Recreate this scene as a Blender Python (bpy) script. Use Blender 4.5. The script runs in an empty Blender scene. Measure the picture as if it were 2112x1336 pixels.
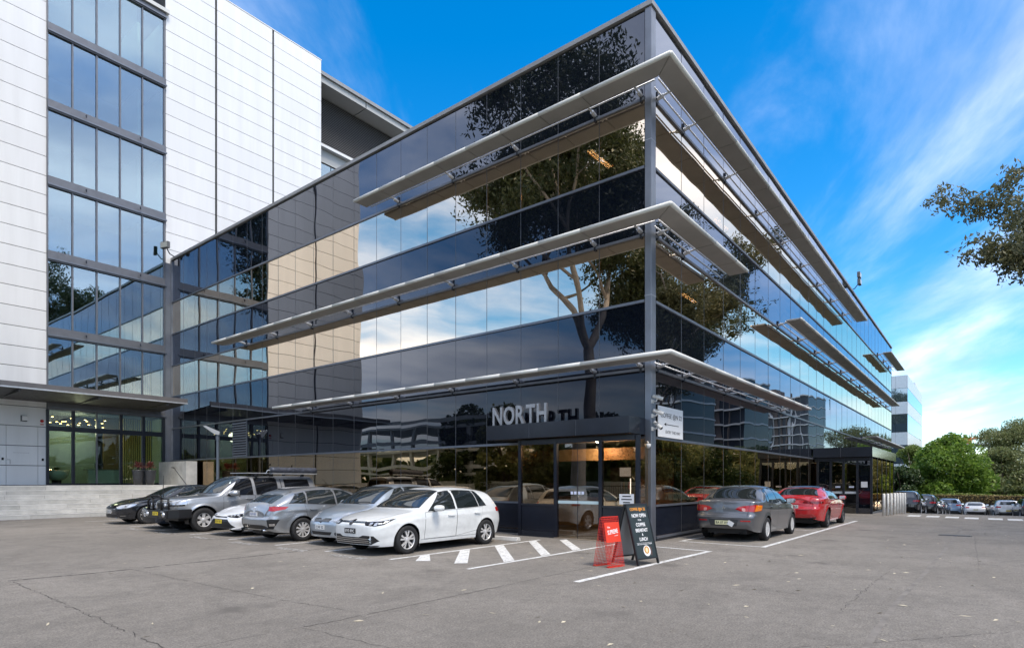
import bpy, bmesh, math, random
import numpy as np
from mathutils import Vector, Matrix
from mathutils.bvhtree import BVHTree

random.seed(7)
rng = np.random.default_rng(11)
scene = bpy.context.scene
COL = scene.collection
R = math.radians

# ------------------------------------------------------------------ camera
# world frame: origin = ground at the building's near corner, X along the right facade, Y along the left facade
CAM = (-14.62, -6.92, 1.60)
cam_data = bpy.data.cameras.new('camera')
cam_data.sensor_width = 36.0
cam_data.lens = 36.0 * 1230.9 / 2112.0
cam_data.shift_y = 324.0 / 2112.0
cam_data.clip_start = 0.05
cam_data.clip_end = 3000.0
cam = bpy.data.objects.new('camera', cam_data)
cam.location = CAM
cam.rotation_euler = (R(90), 0, -math.atan2(0.7839, 0.6209))
COL.objects.link(cam)
scene.camera = cam

# ------------------------------------------------------------------ sky
SUN_EL, SUN_DIR = 59.0, (-0.28, -1.0)         # sun stands beyond the right edge, a little behind the camera
world = bpy.data.worlds.new('World')
scene.world = world
world.use_nodes = True
wt = world.node_tree
wt.nodes.clear()
def wn(t, **kw):
    n = wt.nodes.new(t)
    for k, v in kw.items():
        setattr(n, k, v)
    return n
def wmath(op, a, b=None, clamp=False):
    n = wn('ShaderNodeMath', operation=op)
    n.use_clamp = clamp
    for i, v in enumerate((a, b)):
        if v is None: continue
        if isinstance(v, (int, float)): n.inputs[i].default_value = v
        else: wt.links.new(v, n.inputs[i])
    return n.outputs[0]
sky = wn('ShaderNodeTexSky', sky_type='NISHITA')
sky.sun_disc = False
sky.sun_elevation = R(SUN_EL)
sky.sun_rotation = math.atan2(SUN_DIR[0], SUN_DIR[1])
sky.air_density = 1.0
sky.dust_density = 0.25
sky.ozone_density = 3.5
hs = wn('ShaderNodeHueSaturation')
hs.inputs['Saturation'].default_value = 1.42
hs.inputs['Hue'].default_value = 0.497
wt.links.new(sky.outputs[0], hs.inputs['Color'])
bg_sky = wn('ShaderNodeBackground')
bg_sky.inputs['Strength'].default_value = 0.128
wt.links.new(hs.outputs[0], bg_sky.inputs['Color'])
tc = wn('ShaderNodeTexCoord')
sep = wn('ShaderNodeSeparateXYZ')
wt.links.new(tc.outputs['Generated'], sep.inputs[0])
zz = wmath('ADD', wmath('MAXIMUM', sep.outputs['Z'], 0.0), 0.16)
uu = wmath('DIVIDE', sep.outputs['X'], zz)
vv = wmath('DIVIDE', sep.outputs['Y'], zz)
cmb = wn('ShaderNodeCombineXYZ')
# streaks: stretch along one diagonal
wt.links.new(wmath('ADD', wmath('MULTIPLY', uu, 0.55), wmath('MULTIPLY', vv, 0.32)), cmb.inputs[0])
wt.links.new(wmath('SUBTRACT', wmath('MULTIPLY', vv, 1.15), wmath('MULTIPLY', uu, 0.75)), cmb.inputs[1])
cmb.inputs[2].default_value = 3.7
nz = wn('ShaderNodeTexNoise')
nz.inputs['Scale'].default_value = 1.15
nz.inputs['Detail'].default_value = 9.0
nz.inputs['Roughness'].default_value = 0.58
nz.inputs['Distortion'].default_value = 0.35
wt.links.new(cmb.outputs[0], nz.inputs['Vector'])
# the sky behind the photographer carries more cloud than the part in view
ahead = wmath('ADD', wmath('MULTIPLY', sep.outputs['X'], 0.72), wmath('MULTIPLY', sep.outputs['Y'], 0.69))
mr = wn('ShaderNodeMapRange'); mr.interpolation_type = 'SMOOTHSTEP'
mr.inputs['From Min'].default_value = 0.25; mr.inputs['From Max'].default_value = 0.85
mr.inputs['To Min'].default_value = 0.185; mr.inputs['To Max'].default_value = -0.065
wt.links.new(ahead, mr.inputs['Value'])
cover = wmath('ADD', nz.outputs['Fac'], mr.outputs[0])
ramp = wn('ShaderNodeMapRange')
ramp.interpolation_type = 'SMOOTHSTEP'
ramp.inputs['From Min'].default_value = 0.38
ramp.inputs['From Max'].default_value = 0.86
ramp.inputs['To Min'].default_value = 0.0
ramp.inputs['To Max'].default_value = 0.86
wt.links.new(cover, ramp.inputs['Value'])
nz2 = wn('ShaderNodeTexNoise')
nz2.inputs['Scale'].default_value = 1.6
nz2.inputs['Detail'].default_value = 6.0
wt.links.new(cmb.outputs[0], nz2.inputs['Vector'])
ccol = wn('ShaderNodeMix', data_type='RGBA')
mr2 = wn('ShaderNodeMapRange'); mr2.inputs['From Min'].default_value = 0.36; mr2.inputs['From Max'].default_value = 0.62
wt.links.new(nz2.outputs['Fac'], mr2.inputs['Value']); wt.links.new(mr2.outputs[0], ccol.inputs['Factor'])
ccol.inputs['A'].default_value = (0.36, 0.42, 0.57, 1)
ccol.inputs['B'].default_value = (1.0, 1.0, 1.04, 1)
bg_cloud = wn('ShaderNodeBackground')
bg_cloud.inputs['Strength'].default_value = 1.05
wt.links.new(ccol.outputs['Result'], bg_cloud.inputs['Color'])
mixw = wn('ShaderNodeMixShader')
wt.links.new(ramp.outputs[0], mixw.inputs[0])
wt.links.new(bg_sky.outputs[0], mixw.inputs[1])
wt.links.new(bg_cloud.outputs[0], mixw.inputs[2])
wo = wn('ShaderNodeOutputWorld')
wt.links.new(mixw.outputs[0], wo.inputs[0])

# ------------------------------------------------------------------ sun (veiled by thin cloud)
sun_data = bpy.data.lights.new('sun', 'SUN')
sun_data.energy = 1.7
sun_data.angle = R(18)
sun_data.color = (1.0, 0.90, 0.77)
sun = bpy.data.objects.new('sun', sun_data)
_d = Vector((SUN_DIR[0], SUN_DIR[1], 0)).normalized() * math.cos(R(SUN_EL)) + Vector((0, 0, math.sin(R(SUN_EL))))
sun.rotation_euler = _d.to_track_quat('Z', 'Y').to_euler()
sun.location = (0, -20, 60)
COL.objects.link(sun)

# ------------------------------------------------------------------ exposure
vs = scene.view_settings
vs.view_transform = 'Standard'
vs.look = 'None'
vs.exposure = 1.08
vs.gamma = 1.0
scene.render.engine = 'CYCLES'
scene.cycles.max_bounces = 8
scene.cycles.transparent_max_bounces = 16
scene.cycles.glossy_bounces = 5
scene.cycles.diffuse_bounces = 3
scene.cycles.caustics_reflective = False
scene.cycles.caustics_refractive = False
scene.cycles.use_denoising = True

# ------------------------------------------------------------------ helpers
class MB:
    """collects shapes into one mesh"""
    def __init__(s):
        s.v = []; s.f = []
    def box(s, a, b):
        x0, y0, z0 = a; x1, y1, z1 = b
        n = len(s.v)
        s.v += [(x0,y0,z0),(x1,y0,z0),(x1,y1,z0),(x0,y1,z0),(x0,y0,z1),(x1,y0,z1),(x1,y1,z1),(x0,y1,z1)]
        s.f += [(n,n+3,n+2,n+1),(n+4,n+5,n+6,n+7),(n,n+1,n+5,n+4),(n+1,n+2,n+6,n+5),(n+2,n+3,n+7,n+6),(n+3,n,n+4,n+7)]
        return s
    def quad(s, *p):
        n = len(s.v); s.v += [tuple(q) for q in p]; s.f.append(tuple(range(n, n+len(p)))); return s
    def tube(s, pts, r, seg=8, cap=True):
        pts = [Vector(p) for p in pts]
        rr = r if isinstance(r, (list, tuple)) else [r]*len(pts)
        n0 = len(s.v); prev = None
        for i, p in enumerate(pts):
            if i == 0: d = pts[1]-pts[0]
            elif i == len(pts)-1: d = pts[-1]-pts[-2]
            else: d = (pts[i+1]-pts[i]).normalized() + (pts[i]-pts[i-1]).normalized()
            d.normalize()
            if prev is None:
                up = Vector((0,0,1)) if abs(d.z) < 0.9 else Vector((1,0,0))
                u = d.cross(up).normalized()
            else:
                u = (prev - d*prev.dot(d)).normalized()
            prev = u
            w = d.cross(u)
            for k in range(seg):
                a = 2*math.pi*k/seg
                s.v.append(tuple(p + (u*math.cos(a) + w*math.sin(a))*rr[i]))
        for i in range(len(pts)-1):
            for k in range(seg):
                a = n0+i*seg+k; b = n0+i*seg+(k+1) % seg
                s.f.append((a, b, b+seg, a+seg))
        if cap:
            s.f.append(tuple(n0+k for k in reversed(range(seg))))
            e = n0+(len(pts)-1)*seg
            s.f.append(tuple(e+k for k in range(seg)))
        return s
    def prism(s, poly, ax, a, b):
        """poly = 2-D points in the plane normal to axis ax, extruded from a to b"""
        def P(q, t):
            return {0: (t, q[0], q[1]), 1: (q[0], t, q[1]), 2: (q[0], q[1], t)}[ax]
        n = len(s.v); m = len(poly)
        s.v += [P(q, a) for q in poly] + [P(q, b) for q in poly]
        s.f.append(tuple(range(n, n+m))); s.f.append(tuple(range(n+2*m-1, n+m-1, -1)))
        for i in range(m):
            j = (i+1) % m
            s.f.append((n+i, n+m+i, n+m+j, n+j))
        return s
    def lathe(s, prof, seg=24, ax=2, c=(0,0,0)):
        n = len(s.v); m = len(prof)
        for k in range(seg):
            a = 2*math.pi*k/seg
            for r, h in prof:
                p = {2: (r*math.cos(a), r*math.sin(a), h), 1: (r*math.cos(a), h, r*math.sin(a)), 0: (h, r*math.cos(a), r*math.sin(a))}[ax]
                s.v.append((p[0]+c[0], p[1]+c[1], p[2]+c[2]))
        for k in range(seg):
            for i in range(m-1):
                a = n+k*m+i; b = n+((k+1) % seg)*m+i
                s.f.append((a, b, b+1, a+1))
        return s
    def mesh(s, name, mat=None, smooth=False):
        me = bpy.data.meshes.new(name)
        me.from_pydata(s.v, [], s.f)
        bm = bmesh.new(); bm.from_mesh(me)
        bmesh.ops.recalc_face_normals(bm, faces=bm.faces)
        bm.to_mesh(me); bm.free()
        if mat is not None: me.materials.append(mat)
        if smooth:
            me.polygons.foreach_set('use_smooth', [True]*len(me.polygons))
        return me
    def build(s, name, mat, parent=None, smooth=False, bevel=0.0):
        o = obj(name, s.mesh(name, mat, smooth), parent)
        if bevel:
            m = o.modifiers.new('bevel', 'BEVEL'); m.width = bevel; m.segments = 2; m.limit_method = 'ANGLE'
        return o

def obj(name, me, parent=None):
    o = bpy.data.objects.new(name, me)
    COL.objects.link(o)
    if parent is not None: o.parent = parent
    return o
def box(name, a, b, mat, parent=None, bevel=0.0):
    return MB().box(a, b).build(name, mat, parent, bevel=bevel)
def tag(o, label=None, cat=None, group=None, kind=None):
    if label: o['label'] = label
    if cat: o['category'] = cat
    if group: o['group'] = group
    if kind: o['kind'] = kind
    return o
def thing(name, loc, label, cat, group=None, rz=0.0):
    o = bpy.data.objects.new(name, None)
    o.empty_display_size = 0.2
    COL.objects.link(o)
    o.location = loc; o.rotation_euler = (0, 0, rz)
    return tag(o, label, cat, group)
def copy_tree(o, parent=None):
    c = o.copy(); COL.objects.link(c)
    c.parent = parent
    for ch in list(o.children): copy_tree(ch, c)
    return c
def text_mesh(txt, size, mat, extrude=0.002, align='CENTER', bold=0.0, spacing=1.0):
    cu = bpy.data.curves.new('txt', 'FONT')
    cu.body = txt; cu.size = size; cu.extrude = extrude; cu.align_x = align; cu.align_y = 'CENTER'
    cu.offset = bold; cu.space_character = spacing; cu.resolution_u = 3
    t = bpy.data.objects.new('txt', cu); COL.objects.link(t)
    dg = bpy.context.evaluated_depsgraph_get()
    me = bpy.data.meshes.new_from_object(t.evaluated_get(dg))
    bpy.data.objects.remove(t); bpy.data.curves.remove(cu)
    me.materials.clear(); me.materials.append(mat)
    return me
def fit_mesh(me, w=None, hgt=None):
    """scale a flat text mesh to a given width / height about its centre"""
    co = np.array([v.co[:] for v in me.vertices])
    lo, hi = co.min(0), co.max(0)
    c = (lo+hi)/2; sx = (w/(hi[0]-lo[0])) if w else 1; sy = (hgt/(hi[1]-lo[1])) if hgt else sx
    if not w and hgt: sx = sy
    for v in me.vertices:
        v.co = ((v.co[0]-c[0])*sx, (v.co[1]-c[1])*sy, v.co[2])
    return me

# ------------------------------------------------------------------ materials
MATS = {}
class NT:
    def __init__(s, name):
        s.m = bpy.data.materials.new(name); s.m.use_nodes = True
        s.t = s.m.node_tree; s.t.nodes.clear()
        s.out = s.t.nodes.new('ShaderNodeOutputMaterial')
        MATS[name] = s.m
    def n(s, t, **kw):
        x = s.t.nodes.new(t)
        for k, v in kw.items(): setattr(x, k, v)
        return x
    def l(s, a, b): s.t.links.new(a, b)
    def set(s, node, **kw):
        for k, v in kw.items():
            k = k.replace('_', ' ')
            i = node.inputs[k]
            if hasattr(v, 'links') or isinstance(v, bpy.types.NodeSocket): s.l(v, i)
            else: i.default_value = v
        return node
    def pos(s): return s.n('ShaderNodeNewGeometry').outputs['Position']
    def noise(s, scale, detail=4, rough=0.5, vec=None, dist=0.0):
        x = s.n('ShaderNodeTexNoise')
        s.set(x, Scale=scale, Detail=detail, Roughness=rough, Distortion=dist)
        s.l(vec if vec is not None else s.pos(), x.inputs['Vector'])
        return x.outputs['Fac']
    def ramp(s, fac, a, b, ca, cb):
        x = s.n('ShaderNodeMapRange'); s.set(x, From_Min=a, From_Max=b)
        s.l(fac, x.inputs['Value'])
        m = s.n('ShaderNodeMix', data_type='RGBA')
        s.l(x.outputs[0], m.inputs['Factor'])
        for k, v in (('A', ca), ('B', cb)):
            if isinstance(v, bpy.types.NodeSocket): s.l(v, m.inputs[k])
            else: m.inputs[k].default_value = tuple(v)+(1,) if len(v) == 3 else v
        return m.outputs['Result']
    def maprange(s, fac, a, b, c, d):
        x = s.n('ShaderNodeMapRange'); s.set(x, From_Min=a, From_Max=b, To_Min=c, To_Max=d)
        s.l(fac, x.inputs['Value']); return x.outputs[0]
    def math(s, op, a, b=None):
        x = s.n('ShaderNodeMath', operation=op)
        for i, v in enumerate((a, b)):
            if v is None: continue
            if isinstance(v, (int, float)): x.inputs[i].default_value = v
            else: s.l(v, x.inputs[i])
        return x.outputs[0]
    def bump(s, h, strength=0.3, dist=0.01):
        b = s.n('ShaderNodeBump'); s.set(b, Strength=strength, Distance=dist)
        s.l(h, b.inputs['Height']); return b.outputs['Normal']
    def principled(s, **kw):
        p = s.n('ShaderNodeBsdfPrincipled'); s.set(p, **kw)
        s.l(p.outputs[0], s.out.inputs[0]); return p
def c4(c): return tuple(c) + (1.0,)
def M(name, col, rough=0.5, metal=0.0, var=0.0, vscale=3.0, bump=0.0, bscale=60, coat=0.0, ior=1.45, emit=None, estr=0.0, dirt=0.0):
    """general surface: base colour with a little mottling and fine relief"""
    if name in MATS: return MATS[name]
    t = NT(name)
    kw = dict(Roughness=rough, Metallic=metal, IOR=ior)
    if var > 0:
        f = t.noise(vscale, 5, 0.6)
        lo = [max(0, c*(1-var)) for c in col]; hi = [min(1, c*(1+var)) for c in col]
        kw['Base_Color'] = t.ramp(f, 0.3, 0.7, lo, hi)
        kw['Roughness'] = t.maprange(t.noise(vscale*2.3, 3), 0.3, 0.7, max(0.0, rough*0.85), min(1, rough*1.15))
    else:
        kw['Base_Color'] = c4(col)
    if bump > 0: kw['Normal'] = t.bump(t.noise(bscale, 4, 0.6), bump, 0.004)
    p = t.principled(**kw)
    if coat: p.inputs['Coat Weight'].default_value = coat; p.inputs['Coat Roughness'].default_value = 0.02
    if emit:
        p.inputs['Emission Color'].default_value = c4(emit); p.inputs['Emission Strength'].default_value = estr
    return t.m

def mat_asphalt():
    """weathered asphalt: pale exposed stone, tyre-polished lanes, drip stains where cars stand"""
    t = NT('asphalt')
    big = t.noise(0.14, 6, 0.62); mid = t.noise(0.9, 6, 0.68, dist=0.6); small = t.noise(7, 5, 0.7); grain = t.noise(42, 4, 0.75); grit = t.noise(150, 2, 0.6)
    c = t.ramp(big, 0.34, 0.66, (0.202, 0.184, 0.161), (0.278, 0.254, 0.224))
    c = t.ramp(mid, 0.26, 0.56, (0.178, 0.163, 0.144), c)
    c2 = t.n('ShaderNodeMix', data_type='RGBA', blend_type='MULTIPLY'); c2.inputs['Factor'].default_value = 1.0
    t.l(c, c2.inputs['A']); t.l(t.ramp(small, 0.28, 0.62, (0.80, 0.80, 0.80), (1.06, 1.06, 1.06)), c2.inputs['B'])
    mx = t.n('ShaderNodeMix', data_type='RGBA', blend_type='OVERLAY'); mx.inputs['Factor'].default_value = 0.85
    t.l(c2.outputs['Result'], mx.inputs['A'])
    t.l(t.ramp(t.math('ADD', t.math('MULTIPLY', grain, 0.6), t.math('MULTIPLY', grit, 0.4)), 0.36, 0.66, (0.16, 0.16, 0.16), (0.86, 0.86, 0.86)), mx.inputs['B'])
    # drip stains
    vo = t.n('ShaderNodeTexVoronoi'); vo.inputs['Scale'].default_value = 0.55; t.l(t.pos(), vo.inputs['Vector'])
    st = t.math('ADD', vo.outputs['Distance'], t.math('MULTIPLY', t.noise(5, 4, 0.7), 0.28))
    col = t.ramp(st, 0.15, 0.30, (0.130, 0.119, 0.106), mx.outputs['Result'])
    nb = t.bump(t.math('ADD', grain, grit), 0.8, 0.010)
    t.principled(Base_Color=col, Roughness=0.88, Normal=nb, Specular_IOR_Level=0.3)
    return t.m
def mat_glass(name, refl, tint, f0, wave=0.5, wscale=0.75, wdist=0.011):
    """coated facade glass: mirror layer over a tinted see-through sheet"""
    t = NT(name)
    nb = t.bump(t.noise(wscale, 0.3, 0.3), wave, wdist)
    lw = t.n('ShaderNodeLayerWeight'); lw.inputs['Blend'].default_value = 0.35
    t.l(nb, lw.inputs['Normal'])
    fac = t.maprange(t.math('POWER', lw.outputs['Facing'], 2.0), 0.0, 1.0, f0, 1.0)
    gl = t.n('ShaderNodeBsdfGlossy'); t.set(gl, Color=c4(refl), Roughness=0.0); t.l(nb, gl.inputs['Normal'])
    tr = t.n('ShaderNodeBsdfTransparent'); tr.inputs[0].default_value = c4(tint)
    mx = t.n('ShaderNodeMixShader'); t.l(fac, mx.inputs[0]); t.l(tr.outputs[0], mx.inputs[1]); t.l(gl.outputs[0], mx.inputs[2])
    t.l(mx.outputs[0], t.out.inputs[0])
    return t.m
def mat_spandrel(name, col, f0, wave=0.5, wscale=0.75, wdist=0.012, refl=(0.86, 0.9, 1.0)):
    """opaque back-painted glass"""
    t = NT(name)
    nb = t.bump(t.noise(wscale, 0.3, 0.3), wave, wdist)
    lw = t.n('ShaderNodeLayerWeight'); lw.inputs['Blend'].default_value = 0.35
    t.l(nb, lw.inputs['Normal'])
    fac = t.maprange(t.math('POWER', lw.outputs['Facing'], 2.2), 0.0, 1.0, f0, 1.0)
    gl = t.n('ShaderNodeBsdfGlossy'); t.set(gl, Color=c4(refl), Roughness=0.004); t.l(nb, gl.inputs['Normal'])
    di = t.n('ShaderNodeBsdfDiffuse'); di.inputs[0].default_value = c4(col)
    mx = t.n('ShaderNodeMixShader'); t.l(fac, mx.inputs[0]); t.l(di.outputs[0], mx.inputs[1]); t.l(gl.outputs[0], mx.inputs[2])
    t.l(mx.outputs[0], t.out.inputs[0])
    return t.m
def mat_paint(name, col, metal=0.0, flake=0.0, rough=0.28):
    """car paint under clear coat with a trace of road dust low down on the panels"""
    t = NT(name)
    d = t.ramp(t.noise(7, 5, 0.65), 0.45, 0.8, col, [c*0.82+0.03 for c in col])
    kw = dict(Base_Color=d, Metallic=metal, Roughness=rough)
    p = t.principled(**kw)
    p.inputs['Coat Weight'].default_value = 1.0; p.inputs['Coat Roughness'].default_value = 0.03
    return t.m
def mat_leaf(name, a, b, trans=0.35):
    t = NT(name)
    g = t.n('ShaderNodeNewGeometry')
    col = t.ramp(g.outputs['Random Per Island'], 0.0, 1.0, a, b)
    di = t.n('ShaderNodeBsdfPrincipled'); t.set(di, Base_Color=col, Roughness=0.5)
    tl = t.n('ShaderNodeBsdfTranslucent'); t.l(col, tl.inputs[0])
    mx = t.n('ShaderNodeMixShader'); mx.inputs[0].default_value = trans
    t.l(di.outputs[0], mx.inputs[1]); t.l(tl.outputs[0], mx.inputs[2]); t.l(mx.outputs[0], t.out.inputs[0])
    return t.m
def mat_emit(name, col, s):
    t = NT(name); e = t.n('ShaderNodeEmission'); e.inputs[0].default_value = c4(col); e.inputs[1].default_value = s
    t.l(e.outputs[0], t.out.inputs[0]); return t.m

ASPHALT = mat_asphalt()
WIN = mat_glass('window_glass', (1.0, 0.85, 0.67), (0.55, 0.48, 0.42), 0.74)
WIN_G = mat_glass('ground_glass', (1.0, 0.78, 0.52), (0.66, 0.58, 0.50), 0.24)
LOBBY = mat_glass('lobby_glass', (0.80, 0.92, 1.0), (0.74, 0.84, 0.78), 0.06, wave=0.3)
TOWER = mat_glass('tower_glass', (0.74, 0.88, 1.0), (0.62, 0.72, 0.68), 0.30, wave=0.3)
DOORG = mat_glass('door_glass', (0.95, 0.95, 0.95), (0.72, 0.72, 0.70), 0.08, wave=0.1)
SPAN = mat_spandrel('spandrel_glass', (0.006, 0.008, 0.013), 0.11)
SPAN_M = mat_spandrel('spandrel_glass_dimmed', (0.005, 0.007, 0.012), 0.07)  # mirror strength cut on the lower bands to imitate their dimmer reflections
SPAN_L = mat_spandrel('spandrel_glass_dimmest', (0.005, 0.006, 0.010), 0.03)  # weakest mirror: the dimming is set into the lowest band
ALU = M('grey_aluminium', (0.17, 0.185, 0.215), 0.38, 0.55, var=0.12, vscale=1.5)
ALU_D = M('dark_aluminium', (0.022, 0.026, 0.036), 0.32, 0.2, var=0.15, vscale=2)
NAVY = M('navy_cladding', (0.012, 0.015, 0.024), 0.22, 0.0, var=0.2, vscale=1.2)
BEAD = M('joint_bead', (0.16, 0.165, 0.18), 0.35, 0.6)
BLACK = M('black_void', (0.006, 0.006, 0.008), 0.8)
SHADE_W = M('shade_blade', (0.36, 0.35, 0.335), 0.42, 0.0, var=0.10, vscale=1.1)
SHADE_U = M('shade_soffit', (0.30, 0.295, 0.285), 0.6, 0.0, var=0.08, vscale=0.8)
GALV = M('galvanised_steel', (0.55, 0.56, 0.58), 0.4, 0.6, var=0.15, vscale=8)
def mat_panel():
    t = NT('white_panel')
    o = t.n('ShaderNodeObjectInfo').outputs['Random']
    a = t.ramp(o, 0, 1, (0.76, 0.765, 0.775), (0.83, 0.835, 0.84))
    mp = t.n('ShaderNodeMapping'); mp.inputs['Scale'].default_value = (1.5, 1.5, 0.12); t.l(t.pos(), mp.inputs['Vector'])
    c = t.ramp(t.noise(1.2, 4, 0.6, mp.outputs[0]), 0.3, 0.72, a, (0.72, 0.722, 0.725))
    t.principled(Base_Color=c, Roughness=0.42, Normal=t.bump(t.noise(0.8, 2), 0.08, 0.01))
    return t.m
PANEL = mat_panel()
JOINT = M('panel_joint', (0.035, 0.036, 0.04), 0.8)
CONC = M('concrete', (0.54, 0.53, 0.50), 0.85, var=0.18, vscale=2.2, bump=0.3, bscale=30)
STONE = M('step_stone', (0.52, 0.51, 0.48), 0.75, var=0.14, vscale=2.5, bump=0.25, bscale=40)
PAINTW = None
def mat_line():
    t = NT('line_paint')
    w = t.noise(9, 6, 0.75); f = t.noise(70, 3, 0.7)
    k = t.math('ADD', t.math('MULTIPLY', w, 0.65), t.math('MULTIPLY', f, 0.35))
    c = t.ramp(k, 0.40, 0.50, (0.24, 0.225, 0.205), (0.70, 0.70, 0.68))
    t.principled(Base_Color=c, Roughness=0.7, Normal=t.bump(f, 0.4, 0.004)); return t.m
PAINTW = mat_line()
def mat_faded():
    t = NT('faded_paint')
    w = t.noise(7, 6, 0.8); f = t.noise(60, 3, 0.7)
    k = t.math('ADD', t.math('MULTIPLY', w, 0.6), t.math('MULTIPLY', f, 0.4))
    c = t.ramp(k, 0.44, 0.60, (0.21, 0.195, 0.175), (0.55, 0.54, 0.52))
    t.principled(Base_Color=c, Roughness=0.8); return t.m
FADED = mat_faded()
NOSE_LIT = M('skylit_nose', (0.66, 0.66, 0.63), 0.4, 0.0, var=0.08, vscale=1.1)  # paler than the blade, painting in the sky-lit front edge
CRACK = M('crack_dark', (0.06, 0.055, 0.05), 0.95)
# ------------------------------------------------------------------ ground
def gz(x):
    """the car park falls away beyond the crossing"""
    if x <= 20: return 0.0
    if x >= 62: return -2.05
    t = x-20
    return -0.0275*t*t/4 if t < 4 else -0.11-0.0512*(t-4)
def lerp(a, b, t): return a+(b-a)*t
xs = [-700, -120, -60, -40] + list(np.arange(-30, 20, 5.0)) + list(np.arange(20, 64, 1.0)) + [70, 90, 130, 200, 400, 900]
ys = [-700, -150, -80, -40, -20, -10, -5, 0, 5, 10, 15, 20, 25, 30, 40, 80, 200, 700]
vv_, ff_ = [], []
for i, x in enumerate(xs):
    for y in ys: vv_.append((x, y, gz(x)))
ny = len(ys)
for i in range(len(xs)-1):
    for j in range(ny-1):
        a = i*ny+j; ff_.append((a, a+ny, a+ny+1, a+1))
me = bpy.data.meshes.new('ground'); me.from_pydata(vv_, [], ff_); me.materials.append(ASPHALT)
ground = tag(obj('ground', me), 'grey weathered asphalt car park surface with hairline cracks', kind='structure')

def paint_poly(pts, name='painted_line', z=0.004, mat=None):
    m = MB().quad(*[(p[0], p[1], gz(p[0])+z) for p in pts])
    return m.build(name, mat or PAINTW, ground)
def paint_line(p, q, w=0.10, z=0.004, name='painted_line', mat=None):
    d = (Vector(q)-Vector(p)).normalized(); n = Vector((-d.y, d.x))*w/2
    P, Q = Vector(p), Vector(q)
    return paint_poly([P+n, P-n, Q-n, Q+n], name, z, mat)
for y in (2.62, 4.86, 7.0, 9.38, 11.75, 14.2, 16.65, 19.0, 21.0):
    paint_line((-6.6, y), (-1.35, y), 0.10)
# hatched bay in front of the corner entrance
paint_line((-6.6, 0.47), (-0.95, 0.42), 0.10)
for q in ([(-6.45,2.02),(-6.25,1.80),(-5.55,2.55),(-5.83,2.55)], [(-6.22,1.17),(-6.02,1.0),(-4.24,2.56),(-4.58,2.56)],
          [(-5.47,0.53),(-5.13,0.53),(-3.0,2.56),(-3.34,2.56)], [(-4.2,0.53),(-3.86,0.53),(-1.6,2.56),(-1.94,2.56)], [(-2.95,0.53),(-2.61,0.53),(-0.82,2.1),(-1.1,2.14)]):
    paint_poly(q, 'hatch_stripe', 0.0055)
# corner line behind the signs, parallel bays along the right facade
paint_line((-6.55, -1.83), (-1.1, -1.99), 0.12); paint_line((-1.14, -1.95), (-1.02, -0.62), 0.10, 0.0055)
paint_line((0.80, -0.55), (2.6, -0.58), 0.10); paint_line((0.66, -0.50), (0.56, -2.66), 0.09, 0.0055)
paint_line((0.50, -2.70), (12.95, -2.86), 0.12); paint_line((6.66, -0.6), (6.56, -2.70), 0.09, 0.0055); paint_line((12.85, -0.6), (12.85, -2.82), 0.09, 0.0055)
# faded stencilled words at the mouth of each bay
for y, w in ((5.95, 'VISITOR'), (8.2, 'TENANT'), (10.6, 'TENANT'), (13.0, 'TENANT'), (15.4, 'TENANT'), (3.8, 'VISITOR')):
    tm = fit_mesh(text_mesh(w, 0.3, FADED, 0.0, bold=0.012), 1.25, 0.26)
    o = obj('bay_lettering', tm, ground); o.rotation_euler = (0, 0, R(-90)); o.location = (-6.85, y-0.1, 0.0045)
# crossing blocks on the crest
CB = [(1885.6, 1063.3), (1924.2, 1064.8), (1963.7, 1066.5), (2004, 1068.3), (2053, 1070), (2094, 1071.5)]
def ground_pt(px, py):
    t = 1230.9*1.6/(py-992.0); a = (px-1056.0)/1230.9
    return (CAM[0]+t*(a*0.6209+0.7839), CAM[1]+t*(0.6209-a*0.7839))
for c in CB:
    x, y = ground_pt(*c)
    paint_poly([(x-0.65, y-0.24), (x+0.65, y-0.24), (x+0.65, y+0.24), (x-0.65, y+0.24)], 'crossing_block', 0.006)
for y in (-6.2, -9.0, -3.6, -11.8, -14.4):
    paint_line((44.0, y), (48.5, y), 0.12, 0.02)
# surface joint and cracks
def crack(pts, w, seed, jag=0.03, mat=None):
    r = random.Random(seed); P = [Vector(p) for p in pts]; mid = []
    for a, b in zip(P[:-1], P[1:]):
        n = max(3, int((b-a).length/0.09)); d = (b-a).normalized(); nn = Vector((-d.y, d.x))
        for i in range(n):
            mid.append((a.lerp(b, i/n)+nn*r.gauss(0, jag)*(0.6 if 0 < i else 0), nn))
    mid.append((P[-1], nn))
    m = MB()
    for (a, na), (b, nb) in zip(mid[:-1], mid[1:]):
        if r.random() < 0.10: continue
        wa, wb = w*r.uniform(0.2, 0.75), w*r.uniform(0.2, 0.75)
        m.quad((*(a+na*wa), gz(a.x)+0.0025), (*(a-na*wa), gz(a.x)+0.0025), (*(b-nb*wb), gz(b.x)+0.0025), (*(b+nb*wb), gz(b.x)+0.0025))
    return m.build('crack', mat or CRACK, ground)
G = ground_pt
crack([(-14.5, 5.9), (-12.22, 5.4), (-11.02, 5.25), (-8.07, 5.32), (-6.5, 5.42), (-4.5, 5.45)], 0.05, 1, 0.008)
crack([(-12.1, 5.2), (-12.14, 1.9), (-12.2, -0.9)], 0.012, 2)
crack([(-10.4, 5.1), (-10.3, 1.83), (-10.2, 0.1), (-10.05, -0.9)], 0.009, 3, 0.02)
crack([(-12.0, -0.96), (-11.4, -1.0), (-10.94, -1.03), (-10.9, -1.7), (-10.85, -2.5)], 0.006, 4, 0.02)
crack([(-10.9, -1.05), (-10.26, -1.09), (-7.95, -1.13), (-5.5, -1.15), (-3.0, -1.2)], 0.012, 5, 0.015)
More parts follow.
